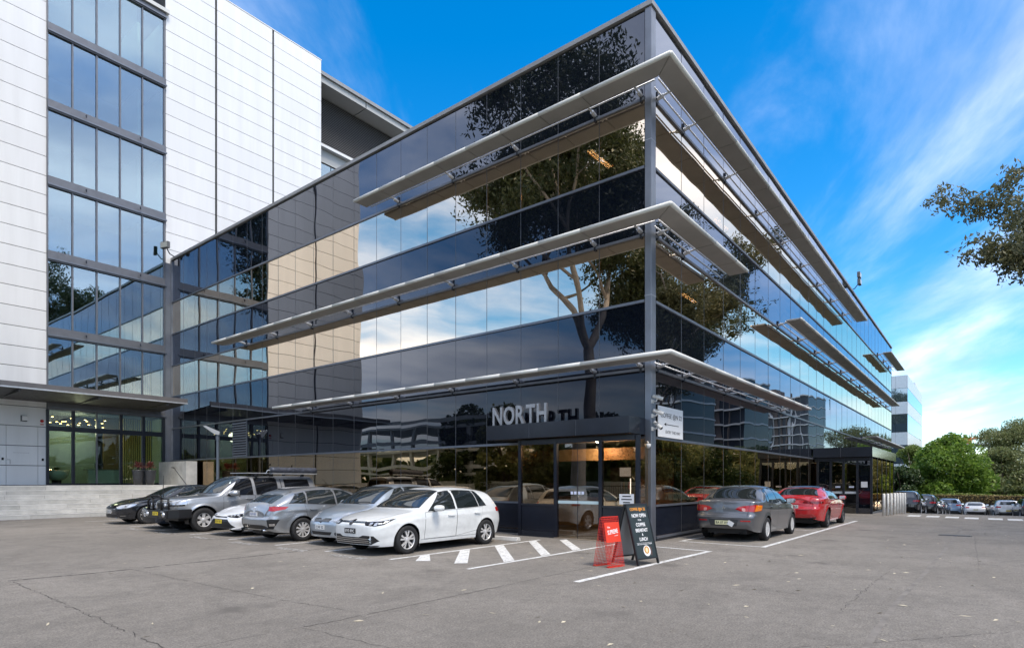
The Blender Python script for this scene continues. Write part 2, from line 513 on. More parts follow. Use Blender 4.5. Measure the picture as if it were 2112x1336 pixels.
crack([G(1375, 1203), G(1560, 1216), G(1800, 1234), G(2112, 1253)], 0.006, 6, 0.012)
crack([G(1460, 1218), G(1700, 1240), G(1900, 1252), G(2112, 1268)], 0.005, 7, 0.012)
crack([G(1850, 1163), G(1790, 1210), G(1757, 1238), G(1730, 1263)], 0.006, 8, 0.03)
crack([G(1620, 1336), G(1800, 1325), G(1960, 1312), G(2080, 1303)], 0.006, 9, 0.02)
crack([G(2010, 1104), G(2016, 1150), G(2020, 1176)], 0.005, 10, 0.015)
crack([G(748, 1275), G(900, 1240), G(1000, 1216), G(1090, 1200)], 0.004, 11, 0.015)
# long sealed trench scar on the right
OIL = M('sealed_trench', (0.185, 0.168, 0.148), 0.88, var=0.3, vscale=3, bump=0.5, bscale=60)
def ribbon(pts, w, mat, name, seed):
    r = random.Random(seed); m = MB(); P = [Vector(p) for p in pts]; out = []
    for a, b in zip(P[:-1], P[1:]):
        n = max(2, int((b-a).length/0.25)); d = (b-a).normalized(); nn = Vector((-d.y, d.x))
        for i in range(n+1):
            c = a.lerp(b, i/n); out.append((c+nn*(w*r.uniform(0.8, 1.2)), c-nn*(w*r.uniform(0.8, 1.2))))
    for (a, b), (c, d) in zip(out[:-1], out[1:]):
        m.quad((a.x, a.y, gz(a.x)+0.0015), (b.x, b.y, gz(b.x)+0.0015), (d.x, d.y, gz(d.x)+0.0015), (c.x, c.y, gz(c.x)+0.0015))
    return m.build(name, mat, ground)
ribbon([G(1985, 1085), G(1960, 1120), G(1900, 1190), G(1850, 1240), G(1800, 1310), G(1770, 1360)], 0.035, OIL, 'sealed_trench', 3)
# drain grate
gx, gy = G(1970, 1104)
gr = tag(thing('drain_grate', (gx, gy, 0), 'flat dark metal drain grate set in the asphalt at right', 'drain grate'))
for k in range(5):
    box('bar', (-0.16+k*0.075, -0.36, 0.002), (-0.125+k*0.075, 0.36, 0.012), M('cast_iron', (0.14, 0.135, 0.13), 0.6, 0.3, var=0.2), gr)
box('frame', (-0.2, -0.4, 0.001), (0.2, 0.4, 0.005), M('grate_void', (0.06, 0.06, 0.058), 0.9), gr)
# fallen gum leaves and petals
m = MB(); r = random.Random(5)
for k in range(170):
    px = r.uniform(0, 2112) if k < 60 else r.uniform(1100, 2112); py = 1045+abs(r.gauss(0, 110))+30
    if py > 1400: continue
    x, y = G(px, py)
    if x > -1.2 and y > -0.6: continue
    if x > -7.0 and y > 2: continue
    a = r.uniform(0, 6.28); L = r.uniform(0.02, 0.075); W = r.uniform(0.008, 0.02)
    u = Vector((math.cos(a), math.sin(a))); n = Vector((-u.y, u.x)); z = gz(x)+0.004
    c = Vector((x, y))
    m.quad((*(c-u*L), z), (*(c+n*W), z+r.uniform(0.002, 0.014)), (*(c+u*L), z+r.uniform(0.001, 0.008)), (*(c-n*W), z+0.001))
tag(m.build('leaf_litter', M('dry_leaf', (0.52, 0.46, 0.34), 0.7, var=0.4, vscale=0.7)), 'scattered pale dry leaves on the asphalt', 'leaves', kind='stuff')
# lawn and verge out of frame that the facades mirror
LAWN = M('lawn', (0.06, 0.10, 0.025), 0.9, var=0.5, vscale=1.2, bump=0.6, bscale=25)
def sheet(name, x0, x1, y0, y1, z, mat, label):
    m = MB().quad((x0, y0, z), (x1, y0, z), (x1, y1, z), (x0, y1, z))
    return tag(m.build(name, mat), label, kind='structure')
sheet('lawn', -140, -24, -160, 120, 0.01, LAWN, 'mown grass bank mirrored in the ground floor glass')
sheet('verge', 62.5, 260, -160, 60, -2.03, LAWN, 'grass verge behind the clipped hedge')
sheet('roadside_verge', -24, 19.0, -120, -21, 0.012, LAWN, 'grass strip under the gum trees beyond the right edge')
# ------------------------------------------------------------------ main office building
OB = thing('office_building', (0, 0, 0), 'three storey black glass office building with grey sunshade blades on its corner', 'building')
NL, AL, WL = 21, 0.15, 1.3845
NR, AR, WR = 29, 0.25, 1.776
END_L, END_R = AL+NL*WL, AR+NR*WR
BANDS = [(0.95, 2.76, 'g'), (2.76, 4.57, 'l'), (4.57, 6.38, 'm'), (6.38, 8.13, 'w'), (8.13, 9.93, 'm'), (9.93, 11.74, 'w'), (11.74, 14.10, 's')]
def unit(name, mat):
    return MB().box((-0.5, -0.006, -0.5), (0.5, 0.006, 0.5)).mesh(name, mat)
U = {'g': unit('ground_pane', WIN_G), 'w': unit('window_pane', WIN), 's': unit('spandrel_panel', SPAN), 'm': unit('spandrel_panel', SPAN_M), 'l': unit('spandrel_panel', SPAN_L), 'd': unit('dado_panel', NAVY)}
PN = {'g': 'window_pane', 'w': 'window_pane', 's': 'spandrel_panel', 'm': 'spandrel_panel', 'l': 'spandrel_panel', 'd': 'dado_panel'}
pr = random.Random(3)
def pane(kind, face, a0, a1, z0, z1, tilt=0.0014, parent=OB, off=0.0):
    o = obj(PN[kind], U[kind], parent)
    w = a1-a0-0.022; hh = z1-z0-0.05
    o.scale = (w, 1, hh)
    a, z = (a0+a1)/2, (z0+z1)/2
    tx, tz = pr.gauss(0, tilt), pr.gauss(0, tilt)
    if face == 'L':
        o.location = (-0.006-off, a, z); o.rotation_euler = (tx, 0, R(90)+tz)
    else:
        o.location = (a, -0.006-off, z); o.rotation_euler = (tx, 0, tz)
    return o
def vent(i):
    v = thing('louvre_vent', (0, 0, 0), None, None); v.parent = OB
    a0 = AL+i*WL
    slat = MB().prism([(-0.045, 0.0), (0.03, 0.075), (0.04, 0.07), (-0.035, -0.008)], 1, 0, WL-0.06).mesh('slat', M('louvre_grey', (0.20, 0.22, 0.25), 0.4, 0.3))
    for k in range(14):
        s = obj('slat', slat, v); s.location = (-0.02, a0+0.03, 2.82+k*0.122)
    for y in (a0+0.012, a0+WL-0.032): box('frame', (-0.05, y, 2.78), (0.03, y+0.02, 4.55), ALU, v)
for i in range(NL):
    a0, a1 = AL+i*WL, AL+(i+1)*WL
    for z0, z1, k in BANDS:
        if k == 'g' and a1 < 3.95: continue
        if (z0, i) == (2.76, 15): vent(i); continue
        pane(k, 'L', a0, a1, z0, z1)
    if a1 > 4.2: pane('d', 'L', a0, a1, 0.12, 0.95, 0.0005)
for i in range(NR):
    a0, a1 = AR+i*WR, AR+(i+1)*WR
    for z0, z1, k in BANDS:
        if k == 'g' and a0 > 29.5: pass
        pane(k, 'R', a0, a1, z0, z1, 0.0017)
    pane('d', 'R', a0, a1, 0.12, 0.95, 0.0005)
# framing: transoms, joint beads, plinth, capping, columns
for z in (2.76, 4.57, 6.38, 8.13, 9.93, 11.74):
    box('transom', (-0.055, 0.15, z-0.035), (0.03, END_L, z+0.035), ALU, OB)
    box('transom', (0.25, -0.055, z-0.035), (END_R, 0.03, z+0.035), ALU, OB)
box('transom', (-0.03, 3.95, 0.92), (0.03, END_L, 0.975), ALU, OB); box('transom', (0.25, -0.05, 0.92), (END_R, 0.03, 0.975), ALU, OB)
for i in range(1, NL):
    a = AL+i*WL; z0 = 2.9 if a < 4.2 else 0.13
    box('joint_bead', (-0.017, a-0.006, z0), (0.02, a+0.006, 14.1), BEAD, OB)
for i in range(1, NR):
    a = AR+i*WR
    box('joint_bead', (a-0.006, -0.017, 0.13), (a+0.006, 0.02, 14.1), BEAD, OB)
for z0, z1, p in ((-2.4, 0.075, 0.05), (0.075, 0.13, 0.075)):
    box('plinth', (-p, 3.95, z0), (0.05, END_L, z1), ALU_D, OB); box('plinth', (0.26, -p-0.003, z0), (END_R, 0.05, z1), ALU if z0 > 0 else ALU_D, OB)
CAP = M('roof_capping', (0.30, 0.30, 0.30), 0.45, 0.3, var=0.1)
MB().box((-0.09, -0.09, 14.12), (END_R+0.05, 0.30, 14.25)).build('roof_capping', CAP, OB)
MB().box((-0.091, 0.302, 14.121), (0.30, END_L+0.1, 14.251)).build('roof_capping', CAP, OB)
COLM = M('column_grey', (0.20, 0.215, 0.245), 0.34, 0.6, var=0.2, vscale=0.9)
col = MB().box((-0.05, -0.05, 0.0), (0.235, 0.135, 14.1)).build('corner_column', COLM, OB, bevel=0.012)
for z in (6.5, 10.6): box('column_joint', (-0.054, -0.054, z), (0.239, 0.139, z+0.02), M('joint_pale', (0.35, 0.37, 0.4), 0.4, 0.4), OB)
box('end_column', (-0.10, END_L, 0), (0.3, END_L+0.16, 14.1), COLM, OB)
box('end_column', (END_R, -0.02, -2.4), (END_R+0.05, 0.3, 14.1), ALU_D, OB)
# floors behind the glass
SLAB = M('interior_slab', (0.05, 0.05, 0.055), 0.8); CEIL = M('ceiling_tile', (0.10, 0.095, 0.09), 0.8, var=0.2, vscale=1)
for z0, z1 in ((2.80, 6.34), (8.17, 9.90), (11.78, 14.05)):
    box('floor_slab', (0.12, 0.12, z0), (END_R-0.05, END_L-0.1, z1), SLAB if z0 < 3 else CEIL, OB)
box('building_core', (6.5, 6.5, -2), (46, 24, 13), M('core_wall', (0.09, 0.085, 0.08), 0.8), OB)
box('end_wall', (END_R-0.02, 0.31, -2.4), (END_R+0.04, END_L, 14.1), ALU_D, OB)
box('rear_wall', (0.3, END_L-0.05, -2.4), (END_R-0.05, END_L+0.02, 14.0), ALU_D, OB)
BLIND = M('roller_blind', (0.62, 0.55, 0.42), 0.8, var=0.1)
for a, z0, z1 in ((5.65, 6.42, 8.1), (12.7, 6.9, 8.1), (19.9, 7.2, 8.1), (16.3, 10.9, 11.7)):
    box('roller_blind', (a, 0.16, z0), (a+1.55, 0.18, z1), BLIND, OB)
LIT = mat_emit('lit_tube', (1.0, 0.80, 0.42), 6.0)
for j, (x, y, z) in enumerate(((1.1, 2.55, 11.74), (3.3, 1.1, 11.74), (8.2, 1.2, 11.74), (5.2, 1.3, 8.13))):
    c = thing('ceiling_light', (x, y, z), ['lit ceiling tube behind the top floor corner window', 'lit ceiling tube behind the first right facade pane, top floor', 'lit ceiling tube further along the right facade, top floor', 'lit ceiling tube behind middle floor glass on the right facade'][j], 'ceiling light', 'office ceiling lights')
    box('housing', (0, -0.11, -0.03), (1.35, 0.11, 0.03), M('light_tray', (0.5, 0.45, 0.35), 0.5), c)
    for dy in (-0.05, 0.05): box('tube', (0.04, dy-0.022, -0.052), (1.31, dy+0.022, -0.031), LIT, c)

# sunshade blades on rods
P0, P1 = 0.42, 1.0
def shade(face, a0, a1, zt, corner, far=False):
    s = thing('sunshade', (0, 0, 0), None, None); s.parent = OB
    W = WL if face == 'L' else WR; A = AL if face == 'L' else AR
    cuts = [a0]; k = math.ceil((a0-A+0.5)/W) if not corner else 1
    a = A+k*W
    while a < a1-0.4: cuts.append(a); a += W
    cuts.append(a1)
    for i, (b, c) in enumerate(zip(cuts[:-1], cuts[1:])):
        b2, c2 = b+0.004, c-0.004
        pl = [(-P1, b2), (-P0, b2), (-P0, c2), (-P1, c2)]
        if corner and i == 0:
            pl = [(-P1, -P1+0.002), (-P0, -P0+0.002), (-P0, c2), (-P1, c2)]
        if face == 'R': pl = [(y, x) for x, y in pl]
        o = MB().prism(pl, 2, zt-0.105, zt-0.02).build('blade_panel', SHADE_W, s, bevel=0.03)
        if corner and i == 0: pl2 = [(-P1+0.012, -P1+0.03), (-P1+0.09, -P1+0.11), (-P1+0.09, c2), (-P1+0.012, c2)]
        else: pl2 = [(-P1+0.012, b2), (-P1+0.09, b2), (-P1+0.09, c2), (-P1+0.012, c2)]
        if face == 'R': pl2 = [(y, x) for x, y in pl2]
        e0_, e1_ = (-P1+0.01, (-P1+0.01 if corner and i == 0 else b2)), (-P1+0.01, c2)
        if face == 'R': e0_, e1_ = e0_[::-1], e1_[::-1]
        MB().tube([(*e0_, zt-0.062), (*e1_, zt-0.062)], 0.054, 12).build('nose_strip', NOSE_LIT, s, smooth=True)
    lo = a0+0.15 if not corner else -0.28
    for off, dz in ((0.34, -0.075),) if face == 'L' else ((0.36, -0.06), (0.16, -0.10)):
        p, q = (-off, lo if not corner else -off+0.06, zt+dz), (-off, a1-0.15, zt+dz)
        if face == 'R': p, q = (p[1], p[0], p[2]), (q[1], q[0], q[2])
        MB().tube([p, q], 0.022, 8).build('rod', GALV, s, smooth=True)
    st = A+0.12 if corner else a0+0.3
    pos = [st] if not corner else [A+0.1]
    a = st+W if corner else st
    step = 2*W
    while a < a1-0.2:
        pos.append(a); a += step
    if not corner: pos = pos[1:]
    for b in pos:
        m = MB()
        def t(pts): return [(-u, b, zt+v) if face == 'L' else (b, -u, zt+v) for u, v in pts]
        m.tube(t([(0.04, -0.13), (0.22, -0.095)]), 0.055, 10)
        m.tube(t([(0.22, -0.095), (0.50, -0.06)]), 0.028, 8)
        o = m.build('bracket_arm', GALV, s, smooth=False)
        p = t([(0.0, -0.30), (0.06, 0.05)])
        lo_, hi_ = [min(u, v) for u, v in zip(*p)], [max(u, v) for u, v in zip(*p)]
        k = 1 if face == 'L' else 0
        lo_[k] -= 0.03; hi_[k] += 0.03
        box('bracket_plate', lo_, hi_, ALU_D, s)
shade('L', -P1, 11.3, 11.97, True); shade('L', -P1, 22.4, 8.35, True); shade('L', -P1, 16.9, 4.79, True)
shade('R', -P1, 29.5, 11.97, True); shade('R', -P1, 4.95, 8.35, True); shade('R', -P1, 13.75, 4.79, True)
shade('R', 12.0, 48.1, 8.35, False); shade('R', 42.2, 52.2, 12.10, False); shade('R', 34.0, 52.2, 4.79, False)

# corner entrance
EN = thing('corner_entrance', (0, 0, 0), None, None); EN.parent = OB
XF = -0.62
def ebox(n, a, b, mat, bevel=0.0): return box(n, a, b, mat, EN, bevel)
for y0, y1 in ((3.80, 3.90), (2.53, 2.63), (1.08, 1.18)):
    ebox('post', (XF-0.05, y0, 0), (XF+0.07, y1, 2.80), NAVY)
ebox('post', (XF+0.0, 0.02, 0), (XF+0.09, 0.12, 2.80), NAVY)
ebox('head_rail', (XF-0.04, 0.13, 2.66), (XF+0.06, 3.79, 2.81), NAVY)
for y0, y1 in ((2.64, 3.79), (0.125, 1.075)):
    ebox('dado_panel', (XF-0.02, y0, 0.17), (XF+0.03, y1, 0.90), NAVY)
    ebox('sill_rail', (XF-0.045, y0, 0.903), (XF+0.05, y1, 0.95), ALU_D)
    ebox('kick_rail', (XF-0.04, y0, 0.0), (XF+0.05, y1, 0.165), ALU_D)
    ebox('window_pane', (XF, y0, 0.955), (XF+0.012, y1, 2.655), WIN_G)
ebox('side_panel', (XF+0.08, 3.81, 0), (-0.01, 3.89, 2.80), NAVY)
ebox('side_glass', (XF+0.1, 0.04, 0.95), (-0.06, 0.052, 2.65), WIN_G); ebox('side_dado', (XF+0.1, 0.03, 0), (-0.06, 0.10, 0.94), NAVY)
for y0, y1 in ((1.20, 1.85), (1.86, 2.51)):
    d = ebox('door', (XF+0.0, y0, 0.02), (XF+0.012, y1, 2.64), DOORG)
    box('manifestation_strip', (XF-0.004, y0+0.003, 0.98), (XF-0.001, y1-0.003, 1.06), M('frosted_strip', (0.55, 0.68, 0.68), 0.5), d)
    for k in range(2): box('door_sticker', (XF-0.004, (1.66 if y0 < 1.5 else 1.90)+k*0.11, 1.24), (XF-0.001, (1.74 if y0 < 1.5 else 1.98)+k*0.11, 1.32), M('sticker', (0.75, 0.78, 0.9), 0.5), d)
    box('edge_seal', (XF-0.002, y0, 0.02), (XF+0.014, y0+0.012, 2.64), ALU_D, d)
ebox('threshold', (XF-0.1, 1.1, 0.003), (0.02, 2.6, 0.018), M('threshold', (0.30, 0.25, 0.19), 0.6, var=0.2))
for i, (y0, y1) in enumerate(((0.12, 1.70), (1.71, 3.27), (3.28, 4.86))):
    ebox('fascia_panel', (-0.975, y0, 2.83), (-0.94, y1, 3.26), NAVY)
ebox('fascia_joint', (-0.972, 1.695, 2.83), (-0.945, 1.715, 3.26), BEAD); ebox('fascia_joint', (-0.972, 3.265, 2.83), (-0.945, 3.285, 3.26), BEAD)
ebox('fascia_return', (-0.938, 0.12, 2.831), (-0.06, 0.155, 3.26), NAVY); ebox('fascia_return', (-0.938, 4.825, 2.831), (-0.06, 4.86, 3.26), NAVY)
ebox('canopy_lid', (-0.94, 0.157, 3.20), (-0.04, 4.823, 3.255), ALU_D); ebox('soffit', (-0.94, 0.157, 2.84), (-0.04, 4.823, 2.87), BLACK)
# NORTH in upright metal letters
sg = thing('building_sign', (-0.82, 4.72, 3.26), 'upright grey metal letters NORTH standing on the entrance canopy', 'sign')
LET = M('letter_face', (0.33, 0.33, 0.34), 0.35, 0.5, var=0.12, vscale=4)
ms = [fit_mesh(text_mesh(c, 0.75, LET, 0.05, bold=0.018), None, 0.55) for c in 'NORTH']
ws = []
for m_ in ms:
    co = [v.co.x for v in m_.vertices]; ws.append(max(co)-min(co))
ss = (1.98-4*0.05)/sum(ws); y = 0.0
for m_, w in zip(ms, ws):
    o = obj('letter', m_, sg); o.matrix_local = Matrix(((0,0,-1,0), (-1,0,0,-(y+w*ss/2)), (0,1,0,0.275), (0,0,0,1))) @ Matrix.Diagonal((ss, 1, 1, 1))
    y += w*ss+0.05

# second entrance on the right facade
E2 = thing('side_entrance', (0, 0, 0), None, None); E2.parent = OB
X0 = 18.75
def e2(n, a, b, mat): return box(n, a, b, mat, E2)
e2('fascia_panel', (X0, -1.30, 2.80), (X0+0.04, -0.065, 3.28), NAVY); e2('fascia_panel', (X0, -2.67, 2.80), (X0+0.04, -1.32, 3.28), NAVY)
e2('fascia_joint', (X0+0.005, -1.318, 2.80), (X0+0.035, -1.302, 3.28), BEAD)
for i in range(4): e2('fascia_panel', (X0+0.045+i*2.45, -2.67, 2.80), (X0+0.045+i*2.45+2.43, -2.63, 3.28), M('mirror_cladding', (0.30, 0.31, 0.31), 0.12, 0.9))
e2('canopy_lid', (X0+0.05, -2.62, 3.2), (X0+9.8, -0.06, 3.27), ALU_D); e2('soffit', (X0+0.05, -2.62, 2.81), (X0+9.8, -0.06, 2.85), BLACK)
XW = 19.15
for y in (-2.58, -1.98, -1.38, -0.80, -0.20): e2('post', (XW-0.05, y-0.05, 0), (XW+0.06, y+0.05, 2.79), ALU_D)
for i, (y0, y1) in enumerate(((-1.93, -1.43), (-1.33, -0.85))):
    d = e2('door', (XW, y0, 0.03), (XW+0.012, y1, 2.6), DOORG)
    box('manifestation_strip', (XW-0.005, y0, 0.98), (XW-0.001, y1, 1.09), M('frosted_strip2', (0.6, 0.62, 0.64), 0.5), d)
    box('door_sticker', (XW-0.005, y0+0.1, 1.28), (XW-0.001, y0+0.32, 1.36), MATS['sticker'], d)
for y0, y1 in ((-2.53, -2.03), (-0.75, -0.25)): e2('window_pane', (XW, y0, 0.03), (XW+0.012, y1, 2.6), SPAN)
n_ = e2('paper_notice', (XW-0.008, -2.42, 1.30), (XW-0.004, -2.14, 1.58), M('paper', (0.72, 0.72, 0.72), 0.8))
e2('head_rail', (XW-0.04, -2.52, 2.605), (XW+0.05, -0.06, 2.79), ALU_D)
for i in range(5):
    x = XW+0.1+i*1.75
    e2('window_pane', (x+0.05, -2.60, 0.10), (x+1.70, -2.588, 2.70), WIN_G); e2('post', (x+1.70, -2.62, -0.8), (x+1.80, -2.55, 2.79), ALU_D)
e2('kick_rail', (XW, -2.63, -1.0), (XW+9.0, -2.56, 0.09), ALU); e2('interior_floor', (XW+0.2, -2.5, 0.0), (XW+9.0, 0.0, 0.02), M('dark_floor', (0.03, 0.03, 0.03), 0.5)); e2('rear_wall', (XW+9.0, -2.55, -1), (XW+9.1, -0.06, 2.79), NAVY)

# cafe seen through the corner glazing
WOOD = M('oak_veneer', (0.34, 0.19, 0.085), 0.5, var=0.25, vscale=4)
fit = thing('cafe_fitout', (0, 0, 0), 'warm timber bulkhead and joinery inside the corner cafe', 'joinery')
box('bulkhead', (1.6, 0.6, 2.25), (1.75, 6.2, 2.62), WOOD, fit); box('wall_panel', (2.6, 0.5, 0.02), (2.7, 1.9, 2.6), M('terracotta_wall', (0.22, 0.10, 0.05), 0.7, var=0.15), fit)
box('floor_tile', (0.05, 0.1, 0.004), (6.4, 20, 0.02), M('cafe_floor', (0.16, 0.115, 0.075), 0.35, var=0.25, vscale=1.5), fit)
box('counter', (3.6, 2.6, 0.02), (4.4, 5.6, 1.05), WOOD, fit)
box('sink_wall', (5.2, 1.0, 0.02), (5.3, 6.4, 2.7), M('green_wall', (0.10, 0.16, 0.06), 0.7), fit)
dlg = thing('added_downlight', (1.1, 2.2, 2.79), 'round ceiling fitting added to light the cafe behind the entrance doors', 'added_downlight')  # fitting added to carry a warm light for the cafe interior
MB().lathe([(0.0, -0.02), (0.07, -0.02), (0.085, 0.0)], 16, 2).build('lens', mat_emit('added_lens', (1, 0.8, 0.55), 12.0), dlg)
_l = bpy.data.lights.new('added_cafe_glow', 'POINT'); _l.energy = 55; _l.color = (1.0, 0.78, 0.52); _l.shadow_soft_size = 0.1
_o = bpy.data.objects.new('added_cafe_glow', _l); _o.location = (0, 0, -0.19); COL.objects.link(_o); _o.parent = dlg
fr = thing('drinks_fridge', (0.75, 0.95, 0.02), 'upright glass door drinks fridge inside the corner window', 'fridge')
FB = M('fridge_side', (0.16, 0.10, 0.06), 0.6)
box('cabinet', (0, 0.03, 0), (0.6, 0.65, 1.98), FB, fr); box('header', (-0.03, 0.0, 1.72), (-0.002, 0.34, 1.97), M('header_white', (0.7, 0.7, 0.7), 0.4, emit=(0.9, 0.95, 1), estr=0.35), fr)
box('door', (-0.02, 0.0, 0.12), (-0.002, 0.34, 1.68), M('fridge_glass', (0.05, 0.055, 0.06), 0.1), fr)
for k in range(5):
    for q in range(4): MB().tube([(-0.035, 0.05+q*0.075, 0.2+k*0.29), (-0.035, 0.05+q*0.075, 0.40+k*0.29)], 0.024, 8).build('bottle', M('bottle_%d' % ((k*3+q) % 4), [(0.5, 0.05, 0.03), (0.1, 0.25, 0.06), (0.55, 0.35, 0.05), (0.5, 0.5, 0.55)][(k*3+q) % 4], 0.25), fr, smooth=True)
box('light_strip', (-0.04, -0.012, 0.1), (-0.02, 0.006, 1.66), M('fridge_light', (0.9, 0.95, 1), 0.4, emit=(0.85, 0.93, 1), estr=3.0), fr)
nt = box('window_notice', (XF-0.006, 0.16, 1.0), (XF-0.002, 0.58, 1.27), MATS['paper'])
tag(nt, 'white paper notice taped inside the cafe window by the corner column', 'notice')
for k, (w_, z_) in enumerate(((0.24, 1.21), (0.30, 1.13), (0.2, 1.05))):
    o = box('print_line', (XF-0.008, 0.37-w_/2, z_-0.014), (XF-0.0065, 0.37+w_/2, z_+0.014), BLACK, nt)

# sign on the right facade, cameras on the column
sb = thing('wall_sign', (0.30, -0.065, 2.80), 'white board reading COFFEE @N 22 with an arrow, beside the corner column', 'sign')
box('board', (0, -0.02, 0), (1.66, 0.0, 0.83), M('sign_white', (0.80, 0.80, 0.80), 0.45), sb)
def put_R(me, x, z, parent, y=-0.022):
    o = obj('lettering', me, parent); o.matrix_local = Matrix(((1,0,0,x), (0,0,-1,y), (0,1,0,z), (0,0,0,1))); return o
put_R(fit_mesh(text_mesh('COFFEE @N 22', 0.2, BLACK, 0.001), 1.42, 0.17), 0.86, 0.58, sb)
put_R(fit_mesh(text_mesh('ENTRY THIS WAY', 0.1, BLACK, 0.001), 1.0, 0.085), 0.97, 0.15, sb)
MB().box((0.45, -0.0235, 0.345), (1.35, -0.0215, 0.362)).quad((0.36, -0.0236, 0.354), (0.5, -0.0236, 0.40), (0.5, -0.0236, 0.31)).build('arrow', BLACK, sb)
CAMW = M('camera_shell', (0.62, 0.61, 0.58), 0.4, var=0.1); 
for k, (z, yaw, lab) in enumerate(((3.70, -25, 'white bullet security camera on the corner column, topmost of three'), (3.32, -10, 'white bullet security camera on the corner column, middle of three'), (2.98, -40, 'white bullet security camera on the corner column, lowest of three'))):
    c = thing('security_camera', (0.0, -0.05, z), lab, 'camera', 'security cameras on the corner column')
    MB().box((-0.06, -0.03, -0.05), (0.06, 0.0, 0.05)).tube([(0, -0.03, 0), (0, -0.12, 0.0), (0.02, -0.14, 0.07)], 0.018, 8).build('mount', CAMW, c)
    d = Vector((math.sin(R(35+yaw)), -math.cos(R(35+yaw))*0.6, -0.22 if k < 2 else -0.5)).normalized()
    p = Vector((0.02, -0.14, 0.10))
    MB().tube([p-d*0.12, p+d*0.16], [0.045, 0.05], 12).build('housing', CAMW, c, smooth=False)
    MB().tube([p+d*0.155, p+d*0.168], 0.04, 12).build('lens', BLACK, c)
    MB().box((-0.055, -0.19, 0.148), (0.10, -0.08, 0.156)).build('sun_hood', CAMW, c)
dc = thing('dome_camera', (-0.06, 0.04, 2.55), 'small white dome camera under the canopy by the corner column', 'camera')
MB().lathe([(0.0, -0.09), (0.05, -0.075), (0.075, -0.03), (0.08, 0.03), (0.0, 0.05)], 16, 2).build('dome', CAMW, dc, smooth=True); MB().tube([(0, 0, 0.05), (0.03, 0.02, 0.1)], 0.03, 8).build('arm', CAMW, dc)
# floodlights on the roof edge
def flood(loc, rz, label, n=1):
    f = thing('floodlight', loc, label, 'floodlight', 'roof floodlights', rz)
    MB().tube([(0.25, 0, 0), (-0.25, 0, 0.1), (-0.45, 0, 0.35)], 0.03, 8).build('arm', ALU_D, f)
    for k in range(n):
        MB().box((-0.62, -0.28+k*0.1, 0.3+k*0.42), (-0.45, 0.28+k*0.1, 0.66+k*0.42)).build('lamp_housing', M('flood_body', (0.12, 0.12, 0.12), 0.5), f, bevel=0.02)
        box('lamp_glass', (-0.632, -0.24+k*0.1, 0.34+k*0.42), (-0.622, 0.24+k*0.1, 0.62+k*0.42), M('flood_glass', (0.45, 0.47, 0.45), 0.15), f)
flood((-0.1, END_L-0.35, 14.2), 0.3, 'grey floodlight at the far left end of the glass roof edge')
flood((30.5, 0.1, 14.25), R(90), 'dark twin floodlight on the right facade roof edge', 2)
# ------------------------------------------------------------------ white panelled building
YW = 29.36
WB = thing('white_building', (0, YW, 0), 'tall white panelled building with a glazed stair tower at left', 'building')
def wb(n, a, b, mat, parent=None, bevel=0.0):
    return box(n, (a[0], a[1]-YW, a[2]), (b[0], b[1]-YW, b[2]), mat, parent or WB, bevel)
Z0, DZ, TOPK = 1.41, 0.952, 31
UP = MB().box((-0.5, -0.03, -0.5), (0.5, 0.03, 0.5)).mesh('wall_panel', PANEL)
def wpanel(x0, x1, z0, z1, y=YW+0.03):
    o = obj('wall_panel', UP, WB); o.scale = (x1-x0-0.014, 1, z1-z0-0.030)
    o.location = ((x0+x1)/2, y-YW, (z0+z1)/2)
XT0, XT1 = -5.77, -0.40
for k in range(-1, TOPK):
    z0, z1 = Z0+k*DZ, Z0+(k+1)*DZ
    if k < 0: z0 = 0.0
    wpanel(-13.05, -9.39, z0, z1)
    if k >= 3 or k < 0: wpanel(-9.27, XT0-0.03, z0, z1)
    else:
        for a, b in ((-9.27, -7.95), (-7.95, -7.35), (-7.35, -6.14), (-6.14, XT0-0.03)): wpanel(a, b, z0, z1)
    if z0 > 12:
        wpanel(XT1+0.06, 2.43, z0, z1); wpanel(2.55, 6.11, z0, z1); wpanel(6.23, 9.75, z0, z1)
HT = Z0+TOPK*DZ
wb('wall_core', (-13.05, YW+0.063, 0), (XT0-0.02, 60, HT-0.02), JOINT); wb('wall_core', (XT1+0.02, YW+0.063, 0), (9.75, 60, HT-0.02), JOINT)
wb('wall_core', (XT0-0.02, YW+4.0, 0), (XT1+0.02, 60, HT-0.03), M('tower_back', (0.10, 0.12, 0.12), 0.8))
wb('end_wall', (-13.12, YW+0.02, 0), (-13.055, 60, HT), PANEL); wb('parapet', (-13.1, YW-0.02, HT), (9.78, YW+0.5, HT+0.06), PANEL)
